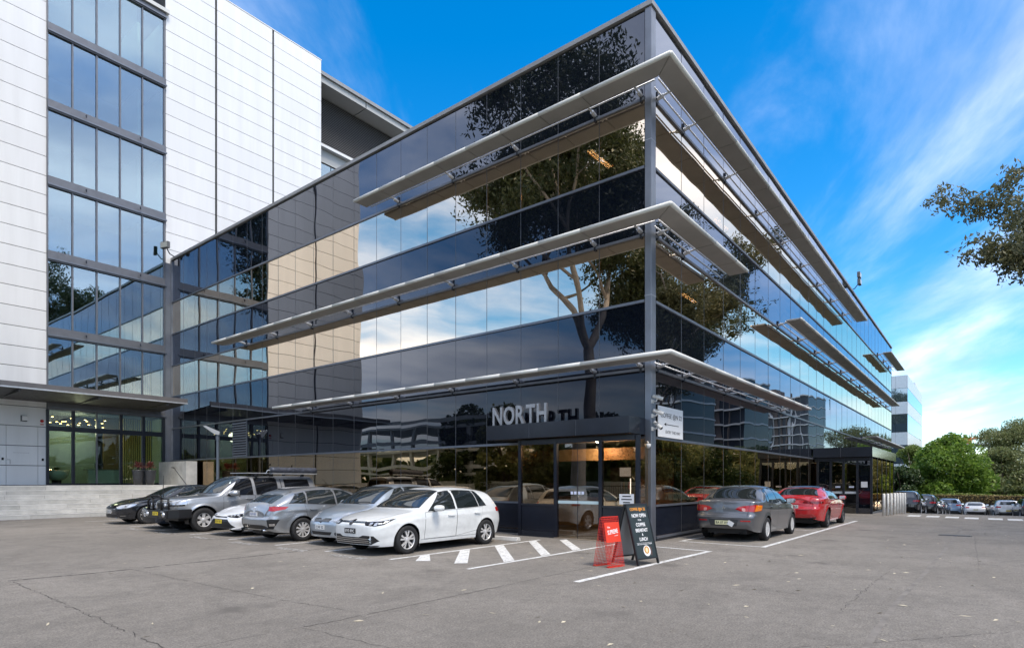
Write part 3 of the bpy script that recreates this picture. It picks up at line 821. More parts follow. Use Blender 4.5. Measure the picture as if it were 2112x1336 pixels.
# glazed stair tower
TF = M('tower_frame', (0.16, 0.165, 0.18), 0.4, 0.5, var=0.1)
XM = [-5.77, -4.735, -3.68, -2.607, -1.53, -0.42]
SP = [(5.15, 5.62), (8.72, 9.22), (12.50, 13.0), (16.17, 16.68), (19.96, 20.45), (23.76, 24.25), (27.6, 27.95)]
UT = MB().box((-0.5, -0.006, -0.5), (0.5, 0.006, 0.5)).mesh('window_pane', TOWER)
tr_ = random.Random(9)
for (a0, a1), (b0, b1) in zip(SP[:-1], SP[1:]):
    for x0, x1 in zip(XM[:-1], XM[1:]):
        o = obj('window_pane', UT, WB); o.scale = (x1-x0-0.07, 1, b0-a1-0.02); o.location = ((x0+x1)/2, 0.02, (a1+b0)/2); o.rotation_euler = (tr_.gauss(0, 0.0012), 0, tr_.gauss(0, 0.0012))
for (b0, b1) in SP:
    wb('tower_transom', (XT0, YW-0.10, b0), (XT1+0.05, YW+0.08, b1), TF); wb('drip_rail', (XT0, YW-0.16, b0+0.06), (XT1+0.08, YW-0.102, b0+0.14), ALU)
    if b0 < 27: wb('tower_floor', (XT0, YW+0.09, b0-0.05), (XT1, YW+3.9, b1-0.1), M('tower_slab', (0.14, 0.16, 0.15), 0.7))
for x in XM: wb('tower_mullion', (x-0.035, YW-0.05, 1.41), (x+0.035, YW+0.06, 27.6), TF)
wb('tower_cap', (XT0-0.02, YW-0.22, 27.95), (XT1+0.2, YW+0.1, 28.15), M('cap_white', (0.62, 0.62, 0.6), 0.5, var=0.1))
wb('stair_wall', (-1.35, YW+1.2, 5.7), (-1.2, YW+3.9, 27.5), M('mint_wall', (0.40, 0.52, 0.42), 0.7)); wb('return_wall', (-0.50, YW+0.2, 1.41), (-0.44, YW+3.9, 27.5), MATS['mint_wall'])
wb('corner_post', (XT1, YW-0.12, 0), (-0.11, YW+0.2, 13.9), ALU)
for z in (9.05, 12.85, 16.5, 20.3):
    for x in (-4.2, -1.7): MB().tube([(x, -0.2, z), (x, -0.26, z), (x, -0.26, z-0.12)], 0.03, 8).build('nozzle', ALU_D, WB)
# entrance canopy
CU = M('canopy_soffit', (0.075, 0.073, 0.07), 0.6, 0.0, var=0.15)
m = MB().prism([(26.0-YW, 5.66), (26.0-YW, 5.72), (YW-0.03-YW, 5.56), (YW-0.03-YW, 5.48)], 0, -13.1, -0.62); m.build('entrance_canopy', CU, WB)
wb('canopy_fascia', (-13.1, 25.95, 5.70), (-0.60, 26.03, 5.92), M('fascia_grey', (0.17, 0.16, 0.16), 0.45, 0.3, var=0.1)); wb('canopy_gutter', (-13.1, 25.90, 5.64), (-0.61, 25.98, 5.70), GALV)
for x in (-10.6, -7.6, -4.6, -1.6): wb('canopy_beam', (x, 26.05, 5.50), (x+0.1, YW-0.12, 5.62), CU)
# lobby glazing
LX = [-5.77, -4.70, -2.56, -1.48, -0.46]
UL = MB().box((-0.5, -0.006, -0.5), (0.5, 0.006, 0.5)).mesh('lobby_pane', LOBBY)
for x0, x1 in zip(LX[:-1], LX[1:]):
    for z0, z1 in ((1.50, 4.10), (4.34, 5.15)):
        o = obj('window_pane', UL, WB); o.scale = (x1-x0-0.1, 1, z1-z0); o.location = ((x0+x1)/2, 0.02, (z0+z1)/2)
wb('lobby_transom', (XT0, YW-0.06, 4.10), (XT1, YW+0.06, 4.34), ALU_D); wb('lobby_sill', (XT0, YW-0.05, 1.41), (XT1, YW+0.06, 1.50), ALU_D)
for x in LX: wb('lobby_post', (x-0.06, YW-0.08, 1.41), (x+0.06, YW+0.085, 5.15), ALU_D)
wb('lobby_floor', (XT0, YW+0.1, 1.30), (XT1, YW+3.95, 1.405), M('lobby_floor', (0.35, 0.38, 0.34), 0.3, var=0.1)); wb('lobby_wall', (-5.75, YW+2.6, 1.41), (-2.9, YW+2.7, 4.6), M('lobby_green', (0.22, 0.31, 0.25), 0.6, var=0.08)); 
wb('bronze_wall', (-2.88, YW+1.6, 1.41), (-2.0, YW+1.7, 5.1), M('bronze_wall', (0.20, 0.135, 0.05), 0.4, 0.3)); wb('bulkhead_wall', (-5.75, YW+2.45, 4.55), (-2.9, YW+2.6, 5.1), BLACK)
BR = M('brass_slat', (0.78, 0.58, 0.20), 0.45, 0.1); wb('slat_backing', (-2.0, YW+1.5, 1.41), (-0.52, YW+1.55, 8.6), BLACK)
sl = MB().box((-0.028, -0.03, 0), (0.028, 0.03, 3.69)).mesh('brass_slat', BR)
for k in range(14):
    for z in (1.42, 5.63):
        o = obj('brass_slat', sl, WB); o.location = (-1.95+k*0.105, 1.45, z); o.scale = (1, 1, 1 if z < 5 else 0.8)
BULB = mat_emit('warm_bulb', (1.0, 0.62, 0.22), 14.0)
shadeM = M('lamp_shade', (0.10, 0.06, 0.02), 0.3, 0.8)
bs = MB().lathe([(0.0, 0.0), (0.035, -0.01), (0.05, -0.045), (0.0, -0.05)], 10, 2).mesh('bulb', BULB, True); ls = MB().lathe([(0.015, 0.10), (0.03, 0.04), (0.09, -0.035), (0.095, -0.04)], 12, 2).mesh('lamp_shade', shadeM, True)
pl_ = random.Random(4)
for k in range(22):
    x = -5.6+2.7*(k % 11)/10.5+pl_.uniform(-0.08, 0.08); z = 4.92-0.42*pl_.random(); y = YW+0.7+(k//11)*0.7+pl_.uniform(-0.2, 0.2)
    p = thing('pendant_lamp', (x, y, z), 'small glowing brass pendant lamp in the cluster inside the lobby', 'lamp', 'pendant lamps in the lobby')
    obj('lamp_shade', ls, p); obj('bulb', bs, p); MB().tube([(0, 0, 0.1), (0, 0, 5.1-z)], 0.006, 5).build('cable', BLACK, p)
LP = bpy.data.lights.new('lobby_glow', 'POINT'); LP.energy = 38; LP.color = (1, 0.85, 0.6); LP.shadow_soft_size = 0.3
lo_ = bpy.data.objects.new('lobby_glow', LP); lo_.parent = p; lo_.location = Vector((-4.2, YW+1.2, 4.4))-p.location; COL.objects.link(lo_)
# lobby furniture
bw = thing('planter_bowl', (-5.2, YW+0.75, 1.41), 'pale oval planter bowl with trailing plants inside the lobby', 'planter')
MB().lathe([(0.0, 0.28), (0.25, 0.25), (0.44, 0.42), (0.52, 0.75), (0.49, 0.75), (0.0, 0.68)], 24, 2).build('bowl', M('bowl', (0.42, 0.46, 0.38), 0.5), bw, smooth=True)
MB().lathe([(0.0, 0.0), (0.2, 0.0), (0.2, 0.26)], 16, 2).build('foot', BLACK, bw)
DK = mat_leaf('dark_leaf', (0.015, 0.035, 0.012), (0.04, 0.085, 0.03), 0.2)
def leaf_burst(n, L, w, mat, seed, up=0.5, r0=0.05):
    r = random.Random(seed); m = MB()
    for k in range(n):
        a = r.uniform(0, 6.283); e = r.uniform(up*0.2, 1.35); l = L*r.uniform(0.6, 1.0)
        d = Vector((math.cos(a)*math.cos(e), math.sin(a)*math.cos(e), math.sin(e))); s = Vector((-math.sin(a), math.cos(a), 0))
        p = d*r0; q = p+d*l*0.55; t = q+(d+Vector((0, 0, -0.55)))*l*0.45
        m.quad(p-s*w*0.3, p+s*w*0.3, q+s*w, q-s*w); m.quad(q-s*w, q+s*w, t+s*w*0.1, t-s*w*0.1)
    return m
o = leaf_burst(46, 0.42, 0.03, DK, 2).build('foliage', DK, bw); o.location = (0, 0, 0.70); o.scale = (1.1, 0.8, 0.75)
rd = thing('reception_desk', (-2.9, YW+0.9, 1.41), 'pale reception desk behind the lobby glass', 'desk')
box('front_panel', (-0.9, 0, 0), (0.6, 0.08, 0.78), M('desk_front', (0.45, 0.50, 0.42), 0.5), rd); box('desk_top', (-0.95, -0.03, 0.782), (0.65, 0.6, 0.83), M('desk_top', (0.2, 0.22, 0.2), 0.4), rd); box('monitor', (-0.5, 0.3, 0.9), (-0.1, 0.33, 1.15), BLACK, rd)
# fittings on the white wall
wl = thing('wall_light', (-6.68, YW, 4.62), 'square white wall light with a dark back on the white panels', 'wall light')
box('back_box', (-0.13, -0.10, -0.14), (0.10, -0.001, 0.14), M('dark_box', (0.10, 0.10, 0.11), 0.5), wl); box('diffuser', (-0.10, -0.16, -0.10), (0.15, -0.101, 0.12), M('light_white', (0.75, 0.75, 0.75), 0.4), wl)
fa = thing('alarm_bell', (-5.98, YW, 4.55), 'round red fire alarm bell on the white wall beside the tower', 'alarm')
MB().lathe([(0.0, -0.06), (0.05, -0.055), (0.075, -0.02), (0.075, 0.0)], 16, 1).build('bell', M('alarm_red', (0.5, 0.02, 0.02), 0.4), fa, smooth=True); box('sign_plate', (-0.07, -0.012, -0.2), (0.07, -0.001, -0.12), M('alarm_plate', (0.55, 0.3, 0.28), 0.5), fa)
for x, lab in ((-7.48, 'small dark access keypad left of the white service door'), (-5.95, 'small dark access keypad between white door and lobby glass')):
    kp = thing('keypad', (x, YW, 2.66), lab, 'keypad'); box('plate', (-0.04, -0.02, -0.06), (0.04, -0.001, 0.06), BLACK, kp)
hd = thing('door_latch', (-7.33, YW, 2.52), 'brushed steel latch and lock on the white service door', 'latch')
box('lock_plate', (-0.04, -0.03, -0.12), (0.0, -0.001, 0.1), GALV, hd); MB().tube([(0.02, -0.05, 0.12), (0.12, -0.05, 0.12), (0.12, -0.05, -0.1)], 0.018, 8).build('handle', GALV, hd); 
dl = fit_mesh(text_mesh('FIRE HYDRANT BOOSTER', 0.05, M('grey_print', (0.35, 0.35, 0.36), 0.6), 0.0005), 0.62, 0.035)
o = obj('door_lettering', dl, WB); o.matrix_local = Matrix(((1,0,0,-6.78), (0,0,-1,-0.0015), (0,1,0,2.97), (0,0,0,1)))
# stone steps
ST = thing('stone_steps', (0, 24.65, 0), 'wide pale stone steps up to the white building entrance', 'steps')
sr = random.Random(8)
SM = [MB().box((0, 0, 0), (1, 1, 1)).mesh('step_block', M('step_stone_%d' % k, c, 0.78, var=0.16, vscale=2.6, bump=0.25, bscale=40)) for k, c in enumerate(((0.50, 0.49, 0.46), (0.53, 0.52, 0.49), (0.47, 0.465, 0.44), (0.56, 0.55, 0.52)))]
for k in range(7):
    x = -13.0-sr.uniform(0, 0.8); y0 = k*0.35; d = 0.352 if k < 6 else 0.75
    while x < -0.72:
        l = min(sr.uniform(1.3, 2.3), -0.66-x)
        o = obj('step_block', sr.choice(SM), ST); o.location = (x, y0+sr.uniform(-0.003, 0.003), k*0.2+0.004); o.scale = (l-0.008, d, 0.193); o.rotation_euler.z = sr.gauss(0, 0.0006)
        x += l
TREAD_HL = M('tread_highlight_paint', (0.72, 0.71, 0.68), 0.6, var=0.1)  # paler than the stone to paint the bright line along each tread
for k in range(7): box('tread_highlight', (-13.0, k*0.35-0.008, (k+1)*0.2-0.028), (-0.665, k*0.35+0.055, (k+1)*0.2+0.003), TREAD_HL, ST)
mm = MB()
for k in range(6): mm.box((-13.0, k*0.35+0.02+0.001*k, 0.0), (-0.70, 4.6-0.001*k, (k+1)*0.2-0.015))
mm.build('step_core', JOINT, ST)
PAV = M('landing_stone', (0.46, 0.45, 0.43), 0.7, var=0.12)
box('landing', (-13.0, 2.855, 1.2), (-0.66, 4.68, 1.397), PAV, ST)
box('drain_strip', (-13.0, -0.14, 0.001), (-0.66, -0.02, 0.012), M('strip_drain', (0.30, 0.29, 0.28), 0.6, var=0.4, vscale=30), ST)
cw = thing('concrete_wall', (-0.62, 25.85, 0), 'board marked concrete wall beside the steps, under the glass facade', 'wall')
for i, (a, b) in enumerate(((0, 1.19), (1.20, 2.36), (2.37, 3.45))):
    for z0, z1 in ((0, 1.29), (1.30, 2.66)): box('wall_panel', (-0.10+0.003*i, a, z0), (0.45, b, z1), CONC, cw)
hr = thing('handrail', (-0.95, 24.6, 0), 'slim steel handrail sloping down beside the steps', 'handrail')
MB().tube([(0.2, 2.5, 2.28), (0, 2.48, 2.34), (0, 2.2, 2.34), (0, 0.1, 1.08), (0, -0.1, 1.08)], 0.022, 8).build('rail', M('steel_rail', (0.2, 0.2, 0.21), 0.4, 0.7), hr, smooth=True)
MB().tube([(0, 0.6, 1.36), (0, 0.6, 0.4)], 0.02, 8).build('baluster', MATS['steel_rail'], hr)
# two tall pots
for i, (x, y, lab) in enumerate(((-2.52, 27.15, 'tall charcoal pot with burgundy cordyline, the left one of the pair'), (-2.02, 27.0, 'tall charcoal pot with burgundy cordyline, the right one of the pair'))):
    p = thing('potted_plant', (x, y, 1.397), lab, 'potted plant', 'pots by the lobby')
    MB().lathe([(0.0, 0.0), (0.17, 0.0), (0.235, 0.35), (0.275, 0.74), (0.28, 0.78), (0.25, 0.78), (0.24, 0.72), (0.0, 0.70)], 24, 2).build('pot', M('charcoal_pot', (0.045, 0.047, 0.052), 0.4, var=0.1), p, smooth=True)
    PL = MATS.get('cordyline') or mat_leaf('cordyline', (0.12, 0.03, 0.035), (0.26, 0.10, 0.08), 0.3)
    MB().tube([(0, 0, 0.68), (0.01, 0, 0.95)], 0.025, 6).build('stem', M('stem_brown', (0.1, 0.06, 0.04), 0.8), p)
    o = leaf_burst(70, 0.46, 0.035, PL, 20+i, 0.3).build('foliage', PL, p); o.location = (0, 0, 0.92)
# lamp post between the cars and the facade
lp = thing('lamp_post', (-1.05, 21.7, 0), 'slim blue grey lamp post with a tilted flat head behind the silver pickup', 'lamp post')
MB().tube([(0, 0, 0), (0, 0, 3.55)], [0.075, 0.06], 12).tube([(0, 0, 3.55), (0, 0, 3.85)], 0.085, 12).build('post', M('post_grey', (0.14, 0.165, 0.2), 0.4, 0.3), lp, smooth=False)
MB().prism([(-0.12, 3.82), (0.08, 3.80), (0.10, 3.95), (-0.5, 4.22), (-0.62, 4.20)], 0, -0.13, 0.13).build('lamp_head', M('lamp_head', (0.42, 0.42, 0.42), 0.4, 0.3), lp).rotation_euler = (0, 0, R(-120))

# ------------------------------------------------------------------ plant room building behind
PB = thing('plant_room', (0, 31.2, 0), 'grey louvred plant level with a flat overhanging roof behind the white wall', 'building')
def pb(n, a, b, mat): return box(n, (a[0], a[1]-31.2, a[2]), (b[0], b[1]-31.2, b[2]), mat, PB)
SOF = M('soffit_grey', (0.40, 0.41, 0.41), 0.5)
pb('roof', (9.9, 29.6, 30.20), (34, 50, 30.45), CAP); pb('soffit_panel', (9.9, 29.75, 29.75), (13.86, 33, 30.195), SOF); pb('soffit_panel', (13.94, 29.75, 29.75), (20.9, 33, 30.195), SOF); pb('soffit_panel', (20.98, 29.75, 29.75), (33.5, 33, 30.195), SOF)
LV = M('louvre_blade', (0.20, 0.20, 0.205), 0.5, 0.2)
lm = MB().prism([(-0.06, 0), (0.02, 0.09), (0.03, 0.08), (-0.05, -0.012)], 0, 9.9, 33).mesh('louvre_blade', LV)
for k in range(29):
    o = obj('louvre_blade', lm, PB); o.location = (0, 0.0, 26.15+k*0.125)
pb('backing', (9.85, 31.28, 15), (33, 48, 29.8), M('louvre_back', (0.05, 0.05, 0.052), 0.8)); pb('ledge', (9.9, 30.75, 25.9), (33, 31.25, 26.1), PANEL); pb('band', (9.9, 31.1, 24.95), (33, 31.27, 25.88), SOF)
for i in range(12): pb('window_pane', (9.95+i*1.9, 31.2, 22), (9.95+i*1.9+1.82, 31.22, 24.9), TOWER)
# ------------------------------------------------------------------ cars
TYRE = M('tyre_rubber', (0.018, 0.018, 0.019), 0.75, var=0.2, vscale=12)
RIM = M('alloy_rim', (0.62, 0.61, 0.60), 0.32, 0.35)
RIM_D = M('rim_shadow', (0.03, 0.03, 0.032), 0.5, 0.3)
BLKP = M('black_plastic', (0.017, 0.017, 0.018), 0.45)
GLOSSB = M('gloss_black', (0.008, 0.008, 0.01), 0.08)
CHROME = M('chrome', (0.72, 0.73, 0.75), 0.10, 1.0)
CARGL = M('car_glass', (0.014, 0.019, 0.020), 0.02, ior=2.1)
CARGL_T = M('car_privacy_glass', (0.006, 0.007, 0.009), 0.03, ior=1.6)
LAMPC = M('lamp_clear', (0.55, 0.57, 0.6), 0.05, 0.55, coat=1.0)
LAMPR = M('lamp_red', (0.42, 0.008, 0.008), 0.08, coat=1.0)
LAMPO = M('lamp_orange', (0.75, 0.20, 0.01), 0.08, coat=1.0)
PLW = M('plate_white', (0.75, 0.75, 0.73), 0.5); PLY = M('plate_yellow', (0.80, 0.60, 0.04), 0.5); PLC = M('plate_cream', (0.72, 0.70, 0.42), 0.5); PLB = M('plate_black', (0.02, 0.02, 0.022), 0.4)
PLT = M('plate_text', (0.02, 0.02, 0.03), 0.6)

def pch(pts):
    xs_ = np.array([p[0] for p in pts], float); ys_ = np.array([p[1] for p in pts], float)
    h = np.diff(xs_); d = np.diff(ys_)/h; m = np.zeros(len(xs_))
    m[0], m[-1] = d[0], d[-1]
    for i in range(1, len(xs_)-1):
        if d[i-1]*d[i] > 0:
            w1, w2 = 2*h[i]+h[i-1], h[i]+2*h[i-1]; m[i] = (w1+w2)/(w1/d[i-1]+w2/d[i])
    def f(x):
        x = min(max(x, xs_[0]), xs_[-1]); i = min(int(np.searchsorted(xs_, x, side='right'))-1, len(xs_)-2); i = max(i, 0)
        t = (x-xs_[i])/h[i]; t2, t3 = t*t, t*t*t
        return (2*t3-3*t2+1)*ys_[i]+(t3-2*t2+t)*h[i]*m[i]+(-2*t3+3*t2)*ys_[i+1]+(t3-t2)*h[i]*m[i+1]
    return f
def sm(a, b, x):
    t = min(max((x-a)/(b-a), 0.0), 1.0); return t*t*(3-2*t)
def chaikin(poly, it=2, k=0.22):
    for _ in range(it):
        out = []
        n = len(poly)
        for i in range(n):
            a, b = poly[i], poly[(i+1) % n]
            out.append(tuple(u+(v-u)*k for u, v in zip(a, b))); out.append(tuple(u+(v-u)*(1-k) for u, v in zip(a, b)))
        poly = out
    return poly

class Car:
    def __init__(s, sp, paint, name, loc, rz, label, cat='car', group=None, lod=1.0):
        s.sp = sp; s.paint = paint; s.lod = lod
        s.root = thing(name, loc, label, cat, group, rz)
        s.L, s.W, s.wb, s.fo, s.r = sp['L'], sp['W'], sp['wb'], sp['fo'], sp['r']
        s.xn = s.fo+s.wb/2
        s.top, s.belt, s.plan, s.sill = pch(sp['top']), pch(sp['belt']), pch(sp['plan']), pch(sp['sill'])
        s.nf, s.nr = pch(sp['nose']), pch(sp['tail'])
        s.Ra = sp.get('Ra', s.r+0.05)
        s.body_mesh()
    def X(s, st): return s.xn-st
    def body_mesh(s):
        L = s.L; n = int(92*s.lod)+8
        st = set(np.round(np.linspace(0.14, L-0.14, n), 4).tolist())
        for e in np.linspace(0, 1, 7): st.add(round(0.14*(1-math.cos(e*math.pi/2)), 4)); st.add(round(L-0.14*(1-math.cos(e*math.pi/2)), 4))
        wh = (s.fo, s.fo+s.wb)
        for c in wh:
            for a in np.linspace(0, math.pi, 21): st.add(round(c-s.Ra*0.9995*math.cos(a), 4))
            st.add(round(c-s.Ra-0.002, 4)); st.add(round(c+s.Ra+0.002, 4))
        for q in s.sp.get('keys', ()): st.add(q)
        st = sorted(st)
        nl, nu = int(16*s.lod)+4, int(18*s.lod)+5
        m = nl+nu
        wmax = s.W/2
        T = s.sp.get('tumble', 0.36)
        bl = pch([(0, s.sp.get('bowf', 0.17)), (0.22, 0.07), (0.48, 0.0), (L-0.48, 0.0), (L-0.22, -0.05), (L, -s.sp.get('bowr', 0.12))])
        w0, w1 = s.sp['ws']; 
        bu = pch([(0, 0.17), (0.5, 0.10), (w0, 0.11), (w1, 0.05), (w1+0.5, 0.0), (L-1.2, 0.0), (L-0.5, -0.05), (L, -0.12)])
        e0 = 0.14
        def ring(S):
            w, zt = s.plan(S), s.top(S); zb = min(s.belt(S), zt-0.015); zs = s.sill(S)
            zl = zs
            for c in wh:
                d = abs(S-c)
                if d < s.Ra: zl = max(zl, s.r+math.sqrt(max(0, s.Ra**2-d*d)))
            zl = min(zl, zb-0.05)
            pts = []
            def yside(z):
                v = min(max((z-zs)/(zb-zs), 0), 1)
                f = 1-0.085*(1-v)**2.4-0.032*v**5+s.sp.get('crease', 0.010)*math.exp(-((v-0.80)/0.07)**2)-0.012*math.exp(-((v-0.30)/0.14)**2)
                y = w*f
                for c in wh:
                    dd = math.hypot(S-c, z-s.r)-s.Ra
                    y += s.sp.get('flare', 0.014)*math.exp(-(dd/0.055)**2)*(1 if w > 0.7 else 0)
                return y
            for i in range(nl):
                u = i/(nl-1); z = zl+(zb-zl)*u; pts.append((yside(z), z, 0.0))
            yb = pts[-1][0]; hh = zt-zb
            ex = lerp(2.3, s.sp.get('roofn', 4.4), sm(0.05, 0.42, hh))
            for i in range(1, nu+1):
                ph = (i/nu)*math.pi/2
                c, si = max(math.cos(ph), 0.0)**(2/ex), math.sin(ph)**(2/ex)
                zr = hh*si
                y = yb*c*(1-T*zr/max(yb, 0.2)) if i < nu else 0.0
                pts.append((y, zb+zr, sm(0, 1, i/nu)))
            if S < e0 or S > L-e0:
                q = 1-math.sqrt(max(0, 1-(1-min(S, L-S)/e0)**2)); zc = (zl+zt)/2
                pts = [(max(0, y-0.07*q*(y/wmax)), zc+(z-zc)*(1-0.16*q), k) for y, z, k in pts]
            return pts
        def xof(S, y, z, k):
            x = s.xn-S
            x += s.nf(z)*(1-sm(0.0, 0.75, S)) - s.nr(z)*(1-sm(0.0, 0.7, L-S))
            b = bl(S)*(1-k)+bu(S)*k
            return x-b*(y/wmax)**2
        s.xof = xof
        V, F = [], []
        for S in st:
            rg = ring(S)
            full = [(xof(S, y, z, k), y, z) for y, z, k in rg] + [(xof(S, y, z, k), -y, z) for y, z, k in reversed(rg[:-1])]
            V += full
        wN = 2*m-1
        for i in range(len(st)-1):
            for j in range(wN-1):
                a = i*wN+j; F.append((a, a+1, a+wN+1, a+wN))
        ND = 8
        for end, S in ((0, st[0]), (len(st)-1, st[-1])):
            rg = ring(S); base = end*wN; rows = []
            for j in range(m-1):
                y, z, k = rg[j]; row = [base+j]
                for q in range(1, ND):
                    yy = y*(1-2*q/ND); row.append(len(V)); V.append((xof(S, yy, z, k), yy, z))
                row.append(base+wN-1-j); rows.append(row)
            for r0, r1 in zip(rows[:-1], rows[1:]):
                for q in range(ND): F.append((r0[q], r0[q+1], r1[q+1], r1[q]))
            for q in range(ND): F.append((rows[-1][q], rows[-1][q+1], base+m-1))
        me = bpy.data.meshes.new('body'); me.from_pydata(V, [], F); me.materials.append(s.paint)
        bm = bmesh.new(); bm.from_mesh(me); bmesh.ops.recalc_face_normals(bm, faces=bm.faces)
        bm.to_mesh(me); s.bvh = BVHTree.FromBMesh(bm); bm.free()
        me.polygons.foreach_set('use_smooth', [True]*len(me.polygons))
        s.body = obj('body', me, s.root)
    def cast(s, o, d):
        h = s.bvh.ray_cast(Vector(o), Vector(d))
        if h[0] is None:
            h = s.bvh.find_nearest(Vector(o)+Vector(d)*(6.0-s.W/2 if abs(d[1]) > 0.7 else 6.0-s.L/2))
        return h[0], h[1]
    def patch(s, name, poly, view, mat, off=0.004, grid=0.06, parent=None, mirror=False, rim=0.012, label=None):
        """lay a panel with the given outline onto the body surface; view = L side (s,z), F front (y,z), B back (y,z), T top (s,y), or an azimuth in degrees with (s,y,z) corners"""
        az = None
        if not isinstance(view, str):
            a = R(view); az = (math.cos(a), math.sin(a)); P = [(-s.X(p[0])*az[1]+p[1]*az[0], p[2]) for p in poly]
        elif view in 'LT': P = [(s.X(p[0]), p[1]) for p in poly]
        else: P = list(poly)
        bm = bmesh.new()
        vs = [bm.verts.new((p[0], p[1], 0)) for p in P]
        bm.faces.new(vs)
        for ax in (0, 1):
            lo, hi = min(p[ax] for p in P), max(p[ax] for p in P)
            k = int((hi-lo)/grid)
            for i in range(1, k+1):
                c = lo+(hi-lo)*i/(k+1); co = Vector((c, 0, 0)) if ax == 0 else Vector((0, c, 0)); no = Vector((1, 0, 0)) if ax == 0 else Vector((0, 1, 0))
                bmesh.ops.bisect_plane(bm, geom=bm.verts[:]+bm.edges[:]+bm.faces[:], plane_co=co, plane_no=no)
        bmesh.ops.triangulate(bm, faces=[f for f in bm.faces if len(f.verts) > 4])
        for v in bm.verts:
            u, w = v.co.x, v.co.y
            if az: d = Vector((-az[0], -az[1], 0)); o = Vector((-az[1]*u+az[0]*6, az[0]*u+az[1]*6, w))
            elif view == 'L': d = Vector((0, -1, 0)); o = Vector((u, 6, w))
            elif view == 'F': d = Vector((-1, 0, 0)); o = Vector((6, u, w))
            elif view == 'B': d = Vector((1, 0, 0)); o = Vector((-6, u, w))
            else: d = Vector((0, 0, -1)); o = Vector((u, w, 6))
            hp, hn = s.cast(o, d)
            if hn.dot(d) > 0: hn = -hn
            v.co = hp+(hn*0.7-d*0.3).normalized()*off
        if rim:
            be = [e for e in bm.edges if e.is_boundary]
            cen = -Vector((0, 0, 0))
            ret = bmesh.ops.extrude_edge_only(bm, edges=be)
            nv = [g for g in ret['geom'] if isinstance(g, bmesh.types.BMVert)]
            dd = {'L': Vector((0, -1, 0)), 'F': Vector((-1, 0, 0)), 'B': Vector((1, 0, 0)), 'T': Vector((0, 0, -1))}.get(view) if az is None else Vector((-az[0], -az[1], 0))
            for v in nv: v.co += dd*(rim+off)
            for e in be: e.smooth = False
        bmesh.ops.recalc_face_normals(bm, faces=bm.faces)
        out = []
        for mir in ((1, -1) if mirror else (1,)):
            me = bpy.data.meshes.new(name)
            if mir < 0:
                for v in bm.verts: v.co.y *= -1
                bmesh.ops.reverse_faces(bm, faces=bm.faces[:])
            bm.to_mesh(me); me.materials.append(mat)
            me.polygons.foreach_set('use_smooth', [True]*len(me.polygons))
            o = obj(name, me, (parent[len(out)] if isinstance(parent, list) else parent) or s.root); out.append(o)
            if label: o['label'] = label
        bm.free()
        return out
    def line(s, name, pts, view, mat, w=0.008, off=0.003, mirror=False, parent=None):
        P = [Vector(p) for p in pts]; a, b = [], []
        for i, p in enumerate(P):
            d = (P[min(i+1, len(P)-1)]-P[max(i-1, 0)]).normalized(); n = Vector((-d.y, d.x))*w/2
            a.append(tuple(p+n)); b.append(tuple(p-n))
        return s.patch(name, a+b[::-1], view, mat, off, 0.08, parent, mirror, rim=0)
    # -- common parts
    def side_window(s, b0, b1, t0, t1, mat=None, dtop=0.085, lift=0.02, frame=True):
        lo = [(x, s.belt(x)+lift) for x in np.linspace(b0, b1, 6)]
        hi = [(x, max(s.top(x)-dtop, s.belt(x)+0.06)) for x in np.linspace(t1, t0, 6)]
        pl = lo+hi
        c = (sum(p[0] for p in pl)/12, sum(p[1] for p in pl)/12)
        if frame: s.patch('window_trim', [(c[0]+(x-c[0])*1.0+(0.016 if x > c[0] else -0.016), z+(0.014 if z > c[1] else -0.014)) for x, z in pl], 'L', BLKP, 0.003, 0.07, mirror=True, rim=0)
        return s.patch('side_window', chaikin(pl, 1, 0.12), 'L', mat or CARGL, 0.006, 0.07, mirror=True, rim=0)
    def windscreen(s, yb, yt, name='windscreen', mat=None, ins=0.05):
        w0, w1 = s.sp['ws']
        pl = [(w0+ins, 0), (w0+ins+0.02, yb*0.45), (w0+ins+0.09, yb*0.8), (w0+ins+0.17, yb), (w1+0.06, yt), (w1+0.0, yt*0.75), (w1-0.04, 0)]
        pl = pl+[(a, -b) for a, b in reversed(pl[1:-1])]
        s.patch('windscreen_seal', [(a+(-0.02 if a < (w0+w1)/2 else 0.02), b*1.025) for a, b in pl], 'T', BLKP, 0.003, 0.08, rim=0)
        return s.patch(name, pl, 'T', mat or CARGL, 0.007, 0.08, rim=0)
    def door(s, s0, s1, zl0, zl1, handle, t0=None, t1=None):
        t0 = s0 if t0 is None else t0; t1 = s1 if t1 is None else t1
        bt = lambda x: s.belt(x)-0.012
        pl = [(s0, zl0), (s1, zl1), (t1, bt(t1)), ((t0+t1)/2, bt((t0+t1)/2)), (t0, bt(t0))]
        c = ((s0+s1)/2, 0.6)
        s.patch('door_gap', [(x+(0.007 if x > c[0] else -0.007), z+(0.007 if z > c[1] else -0.007)) for x, z in pl], 'L', BLKP, 0.0015, 0.05, mirror=True, rim=0)
        d = s.patch('door', pl, 'L', s.paint, 0.0042, 0.05, mirror=True, rim=0)
        hx, hz = handle
        s.patch('handle', chaikin([(hx-0.11, hz-0.012), (hx+0.11, hz-0.016), (hx+0.11, hz+0.014), (hx-0.11, hz+0.018)], 1), 'L', s.paint, 0.034, 0.05, parent=d, mirror=True, rim=0.03)
        return d
